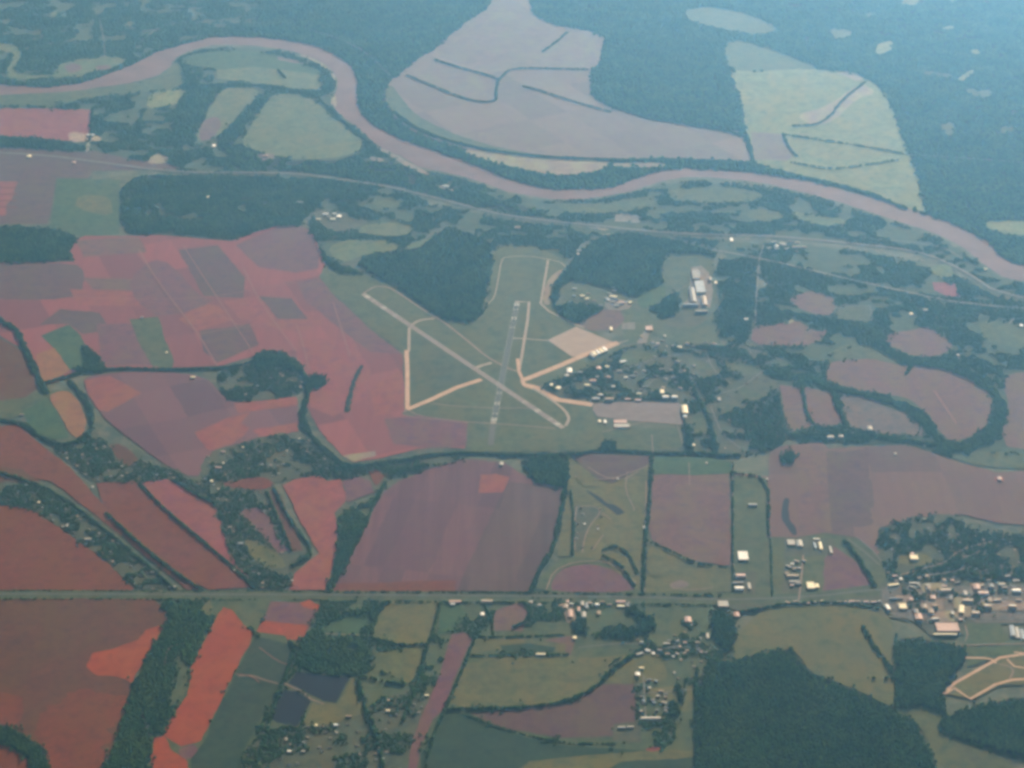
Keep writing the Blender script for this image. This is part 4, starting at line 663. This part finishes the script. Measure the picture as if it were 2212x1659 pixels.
B(1241, 1380, 8, 6, 'C', 'small cream shed at the corner of the pinkish farmyard'); B(1168, 1416, 20, 5, 'C', 'long yellowish shed below the pinkish farmyard'); B(1399, 1408, 11, 4, 'W', 'upper of two thin bright white sheds right of the curving hedge', rot=-24); B(1411, 1414, 6, 5, 'W', 'short bright white shed at the lower end of the thin white one', rot=-20); B(1382, 1415, 16, 5, 'L', 'dull pale shed left of the thin bright sheds', rot=24)
B(1386, 1446, 10, 5, 'C', 'orange cream roof just above the brightest round roof'); B(1377, 1459, 10, 8, 'W', 'brightest white roof in the middle of the lower pastures'); B(1515, 1411, 6, 4, 'P', 'tiny pink roofed shed at the edge of the large wood'); B(1405, 1555, 42, 7, 'L', 'long pale roofed building across the lower right pasture'); B(1343, 1574, 16, 5, 'L', 'left of two pale farm sheds near the lower edge'); B(1362, 1573, 14, 4, 'L', 'right of two pale farm sheds near the lower edge'); B(1440, 1393, 14, 5, 'L', 'pale roofed house row near the large wood')
B(1392, 1141, 5, 6, 'W', 'small white barn at the corner of the square pink field'); B(1334, 1036, 4, 4, 'L', 'tiny pale hut in the olive ground'); B(1498, 964, 6, 5, 'C', 'bright little cream shed by the bayou trees'); B(1553, 864, 6, 6, 'T', 'tan roofed house inside the former base'); B(1526, 1002, 4, 4, 'L', 'small pale farmhouse above the square pink field'); B(1626, 1093, 18, 6, 'B', 'grey blue barn in the green plot'); B(1657, 1037, 4, 4, 'L', 'tiny pale hut at the top of the green plot')
B(1879, 927, 10, 8, 'L', 'pale roofed farmstead under the striped fields'); B(1794, 947, 14, 7, 'L', 'left farm building on the lane under the striped fields'); B(1816, 944, 10, 6, 'L', 'right farm building on the lane under the striped fields'); B(1934, 982, 5, 4, 'L', 'lone small pale house in the broad grey pink field'); B(2159, 1036, 9, 7, 'P', 'salmon roofed barn at the right edge of the broad field'); B(1083, 1004, 8, 7, 'L', 'farm building below the airfield bayou')
# airfield and base
B(1316, 865, 18, 7, 'T', 'wide tan roofed hangar on the north side of the large apron', name='hangar', cat='hangar', h=12); B(1356, 864, 12, 5, 'P', 'left of two small pink roofed hangars above the large apron', name='hangar', cat='hangar'); B(1378, 866, 13, 5, 'P', 'right of two small pink roofed hangars above the large apron', name='hangar', cat='hangar'); B(1287, 863, 16, 6, 'L', 'dull pale shed at the left corner of the large apron')
B(1430, 848, 8, 9, 'C', 'cream block behind the pair of gleaming hangars'); B(1438, 861, 13, 6, 'W', 'left one of the pair of gleaming white hangars', name='hangar', cat='hangar', h=12); B(1457, 861, 12, 6, 'W', 'right one of the pair of gleaming white hangars', name='hangar', cat='hangar', h=12); B(1479, 888, 12, 18, 'C', 'tall cream hangar at the right end of the large apron', name='hangar', cat='hangar', h=14); B(1479, 901, 8, 6, 'W', 'small bright annexe at the foot of the tall cream hangar')
B(1340, 912, 28, 8, 'P', 'broad pink roofed terminal on the south side of the large apron', name='terminal_building', cat='terminal'); B(1343, 921, 34, 8, 'L', 'wide pale roofed hall just below the pink terminal'); B(1295, 911, 6, 5, 'C', 'small cream hut on the south side of the large apron'); B(1307, 912, 5, 7, 'W', 'narrow white hut beside the small cream hut')
for i, (x, y) in enumerate(((1284, 766), (1292, 763), (1299, 760), (1306, 757), (1279, 770))): B(x, y, 7, 9, 'CWCWL'[i], '%s gleaming hangar of the diagonal row beside the old apron' % ('second', 'third', 'fourth', 'topmost', 'lowest')[i], rot=24, name='hangar', cat='hangar', group='row of hangars beside the old apron', h=11)
B(1230, 802, 11, 10, 'W', 'bright white roofed hall near the taxiway fork'); B(1224, 812, 9, 5, 'L', 'pale shed in front of the bright white hall'); B(1293, 797, 10, 6, 'P', 'rose roofed block right of the bright white hall'); B(1311, 794, 9, 4, 'C', 'slanting cream shed of the former base', rot=-35); B(1346, 783, 14, 4, 'W', 'slanting white shed near the wide old apron', rot=24); B(1281, 825, 14, 6, 'P', 'pink roofed block above the airfield road'); B(1206, 840, 10, 6, 'C', 'cream fire station beside the taxiway', rot=-30); B(1191, 833, 6, 5, 'C', 'little cream hut left of the fire station')
B(1468, 752, 9, 4, 'C', 'cream roofed hall by the factory lane', rot=-30); B(1436, 727, 5, 4, 'L', 'small pale house above the factory lane'); B(1320, 712, 5, 8, 'C', 'upright cream shed on the grey yard'); B(1402, 711, 15, 9, 'P', 'pink roofed store with a grey ramp'); B(1258, 641, 9, 4, 'C', 'left cream roofed shed in the woodland base'); B(1268, 647, 9, 4, 'C', 'right cream roofed shed in the woodland base', rot=20); B(1241, 625, 8, 3, 'L', 'pale shed in the upper left of the woodland base', rot=-30); B(1324, 643, 16, 5, 'C', 'long cream hall in the middle of the woodland base', rot=-18); B(1313, 649, 7, 4, 'L', 'small pale block left of the long cream hall'); B(1341, 656, 14, 5, 'P', 'pinkish hall in the woodland base'); B(1361, 655, 8, 4, 'C', 'bright cream shed at the right tip of the woodland base', rot=24); B(1333, 662, 10, 4, 'L', 'low pale shed at the foot of the woodland base')
B(1251, 542, 10, 3, 'L', 'upper pale roof in the glade above the small base'); B(1248, 550, 6, 4, 'L', 'lower pale roof in the glade above the small base'); B(1580, 519, 6, 7, 'W', 'white tank like building by the highway'); B(1546, 612, 5, 5, 'C', 'little cream hut on the right of the factory site'); B(1612, 691, 9, 4, 'W', 'white roofed farm in the wood right of the factory'); B(1118, 493, 12, 5, 'T', 'tan roofed shed on the near side of the highway')
for x, y, w_, h_, c, l in ((1503, 595, 16, 20, 'G', 'upper grey roofed factory hall'), (1512, 622, 20, 26, 'B', 'huge blue grey roofed factory hall'), (1496, 640, 12, 30, 'G', 'long upright grey factory hall on the left'), (1521, 652, 10, 20, 'T', 'tan upright factory hall on the right'), (1492, 661, 34, 4, 'B', 'thin blue grey loading shed across the foot of the factory'), (1515, 675, 26, 4, 'L', 'thin pale shed below the loading shed'), (1534, 605, 5, 8, 'T', 'small tan building on the right of the factory yard')): B(x, y, w_, h_, c, l, name='factory_hall', cat='factory', h=13)
for x, y, w_, h_, c, l in ((688, 475, 9, 3, 'C', 'leftmost white roof of the cluster in the dark wood'), (703, 464, 12, 4, 'W', 'upper white roof of the cluster in the dark wood'), (719, 475, 12, 4, 'C', 'lower middle white roof of the cluster in the dark wood'), (732, 469, 10, 5, 'W', 'right hand white roof of the cluster in the dark wood'), (710, 470, 8, 3, 'L', 'small pale roof in the middle of the cluster in the dark wood'), (722, 463, 8, 3, 'W', 'small white roof at the top right of the cluster in the dark wood')): B(x, y, w_, h_, c, l)
B(648, 438, 14, 3, 'L', 'pale roofed farm above the white roof cluster', rot=-20); B(963, 403, 14, 3, 'W', 'white roofed plant on the bright yard by the river', rot=-15); B(63, 339, 9, 4, 'C', 'gleaming cream roof on the brown field at far left'); B(160, 352, 7, 4, 'P', 'small pink roof right of the gleaming cream one'); B(196, 293, 16, 4, 'W', 'cream sheds on the bright yard at left'); B(462, 316, 7, 5, 'W', 'small white farm right of the dark river wood'); B(2129, 583, 6, 3, 'C', 'tiny gleaming roof between highway and river at right')
B(1968, 680, 7, 4, 'C', 'cream roofed farm above the right hand pink oval'); B(1999, 671, 10, 4, 'L', 'pale roofed farm sheds up the lane from the cream farm'); B(2069, 769, 5, 4, 'L', 'small pale house right of the pink oval'); B(2206, 705, 6, 5, 'W', 'white house at the right edge of the picture'); B(1720, 535, 18, 4, 'T', 'tan depot in the scrub beside the highway', ); B(1690, 528, 12, 4, 'L', 'pale depot at the left of the highway scrub'); B(573, 338, 12, 4, 'P', 'pinkish farm shed below the big green bend field')
for x, y, w_, h_, c, l in ((457, 1041, 5, 4, 'C', 'bright cream cottage left of the village lane'), (482, 978, 8, 4, 'P', 'pink roofed house at the edge of the salmon field'), (472, 1012, 14, 4, 'P', 'pinkish row house below the pink roofed house'), (525, 968, 5, 3, 'C', 'small cream house under the salmon stripe'), (200, 1053, 5, 4, 'L', 'pale house by the round copse'), (84, 1087, 4, 4, 'C', 'cream hut in the upper wooded ribbon'), (145, 1137, 4, 6, 'L', 'slim pale hut halfway down the wooded ribbon'), (190, 1167, 14, 5, 'L', 'group roof in the clearing of the wooded ribbon'), (329, 1238, 8, 4, 'L', 'pale farm near the foot of the wooded ribbon'), (507, 1233, 5, 4, 'L', 'pale house close to the main road'), (520, 1176, 10, 4, 'L', 'pale barn in the lane side trees'), (497, 1141, 8, 4, 'T', 'tan barn beside the village lane'), (47, 897, 8, 4, 'T', 'tan farm at the top of the green triangular field'), (372, 1269, 16, 3, 'L', 'long low pale building beside the main road'), (307, 687, 6, 3, 'L', 'white roofed farm at the top of the green plot in the pink land'), (360, 763, 4, 3, 'C', 'cream farm at the foot of the green plot in the pink land'), (417, 817, 10, 4, 'C', 'bright cream barn left of the hamlet'), (449, 427, 5, 3, 'C', 'tiny cream farm in the wide dark wood')): B(x, y, w_, h_, c, l, name='farm_building', cat='farm building')
for x, y, w_, h_, c, l in ((579, 1569, 6, 5, 'C', 'cream cottage below the small square pond'), (683, 1569, 5, 5, 'C', 'cream cottage right of the small square pond'), (725, 1569, 8, 5, 'W', 'white house in the middle of the lower village'), (753, 1550, 12, 4, 'T', 'tan house at the top of the lower village'), (838, 1538, 9, 4, 'C', 'cream barn right of the creek trees'), (618, 1599, 4, 6, 'L', 'slim pale house in the left of the lower village'), (625, 1626, 9, 4, 'W', 'white roofed house near the yellow field of the lower village'), (655, 1626, 8, 4, 'L', 'pale house right of the white roofed house'), (922, 1505, 8, 4, 'C', 'cream barn left of the narrow brown strip')): B(x, y, w_, h_, c, l, name='cottage', cat='house')
def scatter_buildings(n, x0, y0, x1, y1, where, seed, w=(6, 16), h=(3, 7), roofs='TPLGGLT', rots=(0, 0, 0, 20, -30), ids=None):
    k = random.Random(seed); done = []
    t = 0
    while len(done) < n and t < 600:
        t += 1; x, y = k.uniform(x0, x1), k.uniform(y0, y1)
        if any(abs(x-p) < 11 and abs(y-q) < 5 for p, q in done): continue
        if idmap[int(y-RY0), int(x-RX0)] in (_bid, _bid+1): continue
        c = k.choice(roofs); nm = dict(T='tan', P='pink', L='pale', G='grey', W='white', B='blue grey', C='cream')[c]
        B(x, y, k.uniform(*w), k.uniform(*h), c, 'low %s roofed building %s' % (nm, where), rot=k.choice(rots)+k.uniform(-4, 4), name='low_building', cat='building', group='low buildings '+where); done.append((x, y))
scatter_buildings(18, 1390, 770, 1500, 850, 'among the trees of the former base', 3, (5, 10), (2.5, 4.5), 'GTGGLT'); scatter_buildings(12, 1210, 800, 1400, 855, 'between the old runway and the large apron', 4, (6, 12), (3, 5), 'GTPLWC')
scatter_buildings(10, 1360, 728, 1560, 750, 'along the factory lane', 5, (5, 10), (2.5, 4)); scatter_buildings(10, 1225, 618, 1350, 662, 'in the small woodland base', 6, (5, 10), (2, 4), 'GLTLB')
scatter_buildings(9, 1698, 1210, 1738, 1280, 'on both sides of the sandy track', 7, (7, 14), (3, 6)); scatter_buildings(14, 1700, 1300, 1900, 1306, 'on the road left of the town', 8, (6, 12), (3, 5)); scatter_buildings(18, 1930, 1245, 2205, 1272, 'on the north side of the town road', 9, (6, 14), (3, 6))
scatter_buildings(14, 1385, 1385, 1530, 1420, 'round the lanes beside the large wood', 10, (5, 11), (3, 5), 'GTLGP'); scatter_buildings(16, 1385, 1470, 1440, 1550, 'in the cluster left of the large wood', 11, (6, 11), (4, 6), 'GBLGT'); scatter_buildings(10, 1120, 1300, 1360, 1312, 'in the roadside strip', 12, (6, 12), (4, 7))
scatter_buildings(10, 1655, 522, 1745, 545, 'in the depots beside the highway', 13, (6, 12), (2, 4), 'TLGLW')
# small houses: one source mesh per roof colour, copied out
def house_mesh(roof):
    a, b_, h, rh, e = 10, 6, 3.2, 2.6, .5
    vs = [(-a, -b_, 0), (a, -b_, 0), (a, b_, 0), (-a, b_, 0), (-a, -b_, h), (a, -b_, h), (a, b_, h), (-a, b_, h), (-a, 0, h+rh), (a, 0, h+rh),
          (-a-e, -b_-e, h-.2), (a+e, -b_-e, h-.2), (a+e, 0, h+rh+.15), (-a-e, 0, h+rh+.15), (a+e, b_+e, h-.2), (-a-e, b_+e, h-.2)]
    i = len(vs); fs = [(0, 1, 5, 4), (1, 2, 6, 5), (2, 3, 7, 6), (3, 0, 4, 7), (4, 8, 7), (5, 6, 9), (10, 11, 12, 13), (13, 12, 14, 15)]
    w2 = []; box(w2, [], 2, 9, -b_-5, -b_-.02, 0, h)
    vs += w2; fs += [(i, i+1, i+5, i+4), (i+1, i+2, i+6, i+5), (i+3, i, i+4, i+7), (i+4, i+5, i+6, i+7)]
    me = bpy.data.meshes.new('house'); me.from_pydata(vs, [], fs); me.materials.append(M_WALL); me.materials.append(RM[roof])
    for q in (6, 7, 11): me.polygons[q].material_index = 1
    return me
HM = {k: house_mesh(k) for k in 'LGTW'}; HN = dict(L='pale', G='grey', T='tan', W='white')
def houses(key, n, where, box_=None):
    if key: wid = [w_[0] for w_ in WOODS if w_[2].startswith(key)][0]; m = idmap == wid
    else: m = np.ones_like(idmap, bool)
    ys, xs = np.nonzero(m)
    if box_:
        k = (xs+RX0 > box_[0])*(xs+RX0 < box_[2])*(ys+RY0 > box_[1])*(ys+RY0 < box_[3]); ys, xs = ys[k], xs[k]
    else:
        k = (xs+RX0 > 2)*(xs+RX0 < 2210)*(ys+RY0 > 2)*(ys+RY0 < 1657); ys, xs = ys[k], xs[k]
    placed = []; tries = 0
    while len(placed) < n and tries < 4000 and len(ys):
        tries += 1; j = rng.integers(len(ys)); X, Y = (float(q) for q in G(xs[j]+RX0+rng.random(), ys[j]+RY0+rng.random()))
        if idat(np.array([X]), np.array([Y]))[0] == _bid or any((X-p)**2+(Y-q)**2 < 42**2 for p, q in placed): continue
        c = 'LGTGTLGW'[rng.choice(8, p=(.15, .15, .14, .15, .15, .09, .14, .03))]; o = bpy.data.objects.new('house', HM[c]); COL.objects.link(o)
        s = .7+.4*rng.random(); o.scale = (s, s, 1); rz = rng.choice([0, math.pi/2, .5, -.6])+rng.normal(0, .1); o.rotation_euler = (0, 0, rz); o.location = (X, Y, groundz(X, Y))
        tag(o, 'small %s roofed house %s' % (HN[c], where), 'house', 'small houses '+where); placed.append((X, Y)); mark_clear(X, Y, 22*s, 18*s, rz)
def idat(X, Y):
    x, y = V(X, Y)
    xi = np.clip((x-RX0).astype(int), 0, RW-1); yi = np.clip((y-RY0).astype(int), 0, RH-1)
    return idmap[yi, xi]
houses('trees and gardens round the hamlet', 10, 'in the hamlet north of the bayou'); houses('gardens and trees of the village inside', 34, 'in the village inside the bayou bend'); houses('trees round scattered homes', 30, 'in the settlement south of the grey field')
houses('wooded ribbon', 30, 'in the wooded ribbon between rust fields'); houses('trees along the village lane', 28, 'along the village lane'); houses('gardens, scrub', 36, 'in the village at the lower edge')
houses('wooded housing estate', 34, 'in the wooded estate on the right'); houses('tree shaded streets', 30, 'on the tree shaded streets of the former base'); houses('pasture, scrub', 22, 'on the open ground right of the curving hedge', (1360, 1340, 1520, 1560)); houses('hedged and wooded', 12, 'in the hedged country at right')
houses(None, 12, 'in the olive ground beside the dark pond', (1240, 1095, 1300, 1185))
# ------------------------------------------------------------------ trees
K = 5
_zt = np.zeros(max(ZID)+2); 
for _k2, _v2 in ZID.items(): _zt[_k2] = _v2
def groundz_many(X, Y):
    x, y = V(X, Y); xi = np.clip((x-RX0).astype(int), 0, RW-1); yi = np.clip((y-RY0).astype(int), 0, RH-1)
    return _zt[ZBASE[yi, xi]]
def crowns(name, X, Y, r, h, base, label, cat):
    """a mass of tree crowns, each a small irregular dome with its own tone"""
    n = len(X)
    if n == 0: return
    a0 = rng.random(n)*6.28
    ang = a0[:, None]+np.arange(K)[None]*2*math.pi/K
    j1 = .8+.4*rng.random((n, K)); j2 = .55+.35*rng.random((n, K))
    co = np.zeros((n, 2*K+1, 3))
    co[:, :K, 0] = X[:, None]+np.cos(ang)*r[:, None]*j1; co[:, :K, 1] = Y[:, None]+np.sin(ang)*r[:, None]*j1
    co[:, :K, 2] = (base*h)[:, None]
    co[:, K:2*K, 0] = X[:, None]+np.cos(ang+.5)*r[:, None]*j2; co[:, K:2*K, 1] = Y[:, None]+np.sin(ang+.5)*r[:, None]*j2
    co[:, K:2*K, 2] = (h*(.72+.12*rng.random(n)))[:, None]
    co[:, 2*K] = np.stack([X+rng.normal(0, .12, n)*r, Y+rng.normal(0, .12, n)*r, h], 1)
    i = np.arange(K); q = (i+1) % K
    quads = np.stack([i, q, q+K, i+K], 1).ravel(); tris = np.stack([i+K, q+K, np.full(K, 2*K)], 1).ravel()
    lp = np.concatenate([quads, tris]); off = (np.arange(n)*(2*K+1))[:, None]
    loops = (lp[None]+off).ravel()
    tot = np.tile(np.array([4]*K+[3]*K), n); st = np.concatenate([[0], np.cumsum(tot)[:-1]])
    co[:, :, 2] += groundz_many(X, Y)[:, None]
    tone = np.clip(rng.normal(.2, .2, n)+.55*vnoise(X, Y, 95.)*vnoise(X+900, Y, 31.)+.25*vnoise(X, Y+700, 260.), 0, 1)
    o = big_mesh(name, co.reshape(-1, 3), loops, st, tot, M_FOL, np.repeat(tone, 2*K+1))
    tag(o, label, cat, kind='stuff'); return o
def idat(X, Y):
    x, y = V(X, Y)
    xi = np.clip((x-RX0).astype(int), 0, RW-1); yi = np.clip((y-RY0).astype(int), 0, RH-1)
    return idmap[yi, xi]
NT = 0
for wid, name, label, sp, hgt, fill, patch, cat in WOODS:
    ys, xs = np.nonzero(idmap == wid)
    if len(ys) == 0: continue
    gx, gy = G(np.array([xs.min(), xs.max(), xs.min(), xs.max()])+RX0, np.array([ys.min(), ys.min(), ys.max(), ys.max()])+RY0)
    x0, x1, y0, y1 = gx.min()-40, gx.max()+40, gy.min()-60, gy.max()+60
    nx, ny = int((x1-x0)/sp)+1, int((y1-y0)/sp)+1
    X, Y = np.meshgrid(x0+np.arange(nx)*sp, y0+np.arange(ny)*sp); X = X.ravel(); Y = Y.ravel()
    X = X+(rng.random(len(X))-.5)*sp*.9; Y = Y+(rng.random(len(Y))-.5)*sp*.9
    X2 = X+rng.normal(0, 15, len(X)); Y2 = Y+rng.normal(0, 24, len(Y))
    here = idat(X, Y); k = (idat(X2, Y2) == wid)*~np.isin(here, list(NOPLANT)); k *= (here == wid)+(rng.random(len(X)) < .7); X, Y = X[k], Y[k]
    v = vnoise(X, Y, 190.)*.6+vnoise(X+5000, Y, 70.)*.4
    keep = (v > patch)*(rng.random(len(X)) < fill) if patch else rng.random(len(X)) < fill
    X, Y = X[keep], Y[keep]
    hh = hgt*(.82+.28*rng.random(len(X)))*(.85+.3*vnoise(X, Y, 120.)); rr = sp*(.5+.2*rng.random(len(X)))
    crowns(name, X, Y, rr, hh, .15, label, cat); NT += len(X)
for name, pts, width, label, sp, hgt, curve, fill in LINES:
    if curve: pts = chaikin(pts, False, 1)
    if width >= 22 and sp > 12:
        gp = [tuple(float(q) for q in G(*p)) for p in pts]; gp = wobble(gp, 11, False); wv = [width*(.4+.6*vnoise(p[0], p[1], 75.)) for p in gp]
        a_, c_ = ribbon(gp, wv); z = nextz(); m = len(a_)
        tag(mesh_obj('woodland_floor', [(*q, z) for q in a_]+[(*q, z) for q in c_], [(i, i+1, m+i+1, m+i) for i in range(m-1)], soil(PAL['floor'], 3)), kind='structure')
    X, Y = [], []
    for a, b_ in zip(pts[:-1], pts[1:]):
        p, q = np.array(G(*a)), np.array(G(*b_)); L = np.hypot(*(q-p)); d = (q-p)/max(L, 1e-6)
        m = int(L*width/(sp*sp*.75))+1
        t = rng.random(m)*L; s = (rng.random(m)-.5)*width*(.25+1.1*vnoise(p[0]+d[0]*t, p[1]+d[1]*t, 75.))
        X.append(p[0]+d[0]*t-d[1]*s); Y.append(p[1]+d[1]*t+d[0]*s)
    X = np.concatenate(X); Y = np.concatenate(Y); k = (rng.random(len(X)) < fill); X, Y = X[k], Y[k]
    hh = hgt*(.7+.5*rng.random(len(X))); rr = sp*(.45+.25*rng.random(len(X)))
    crowns(name, X, Y, rr, hh, .1, label, 'tree line'); NT += len(X)
print('trees', NT, 'z', ZL[0])
# ------------------------------------------------------------------ haze
hz = bpy.data.materials.new('haze'); hz.use_nodes = True; nt = hz.node_tree; nt.nodes.clear()
om = nt.nodes.new('ShaderNodeOutputMaterial'); pv = nt.nodes.new('ShaderNodeVolumePrincipled')
pv.inputs['Color'].default_value = (*HAZE_COL, 1); pv.inputs['Absorption Color'].default_value = (1, 1, 1, 1)
pv.inputs['Density'].default_value = HAZE_DENS; pv.inputs['Anisotropy'].default_value = HAZE_G
nt.links.new(pv.outputs[0], om.inputs['Volume'])
a = 215000; z0, z1 = -1.0, ALT+60
hv = [(-a, -a, z0), (a, -a, z0), (a, a, z0), (-a, a, z0), (-a, -a, z1), (a, -a, z1), (a, a, z1), (-a, a, z1)]
tag(mesh_obj('haze', hv, [(0, 3, 2, 1), (4, 5, 6, 7), (0, 1, 5, 4), (1, 2, 6, 5), (2, 3, 7, 6), (3, 0, 4, 7)], hz),
    'pale blue summer haze lying over the whole plain', 'haze', kind='stuff')
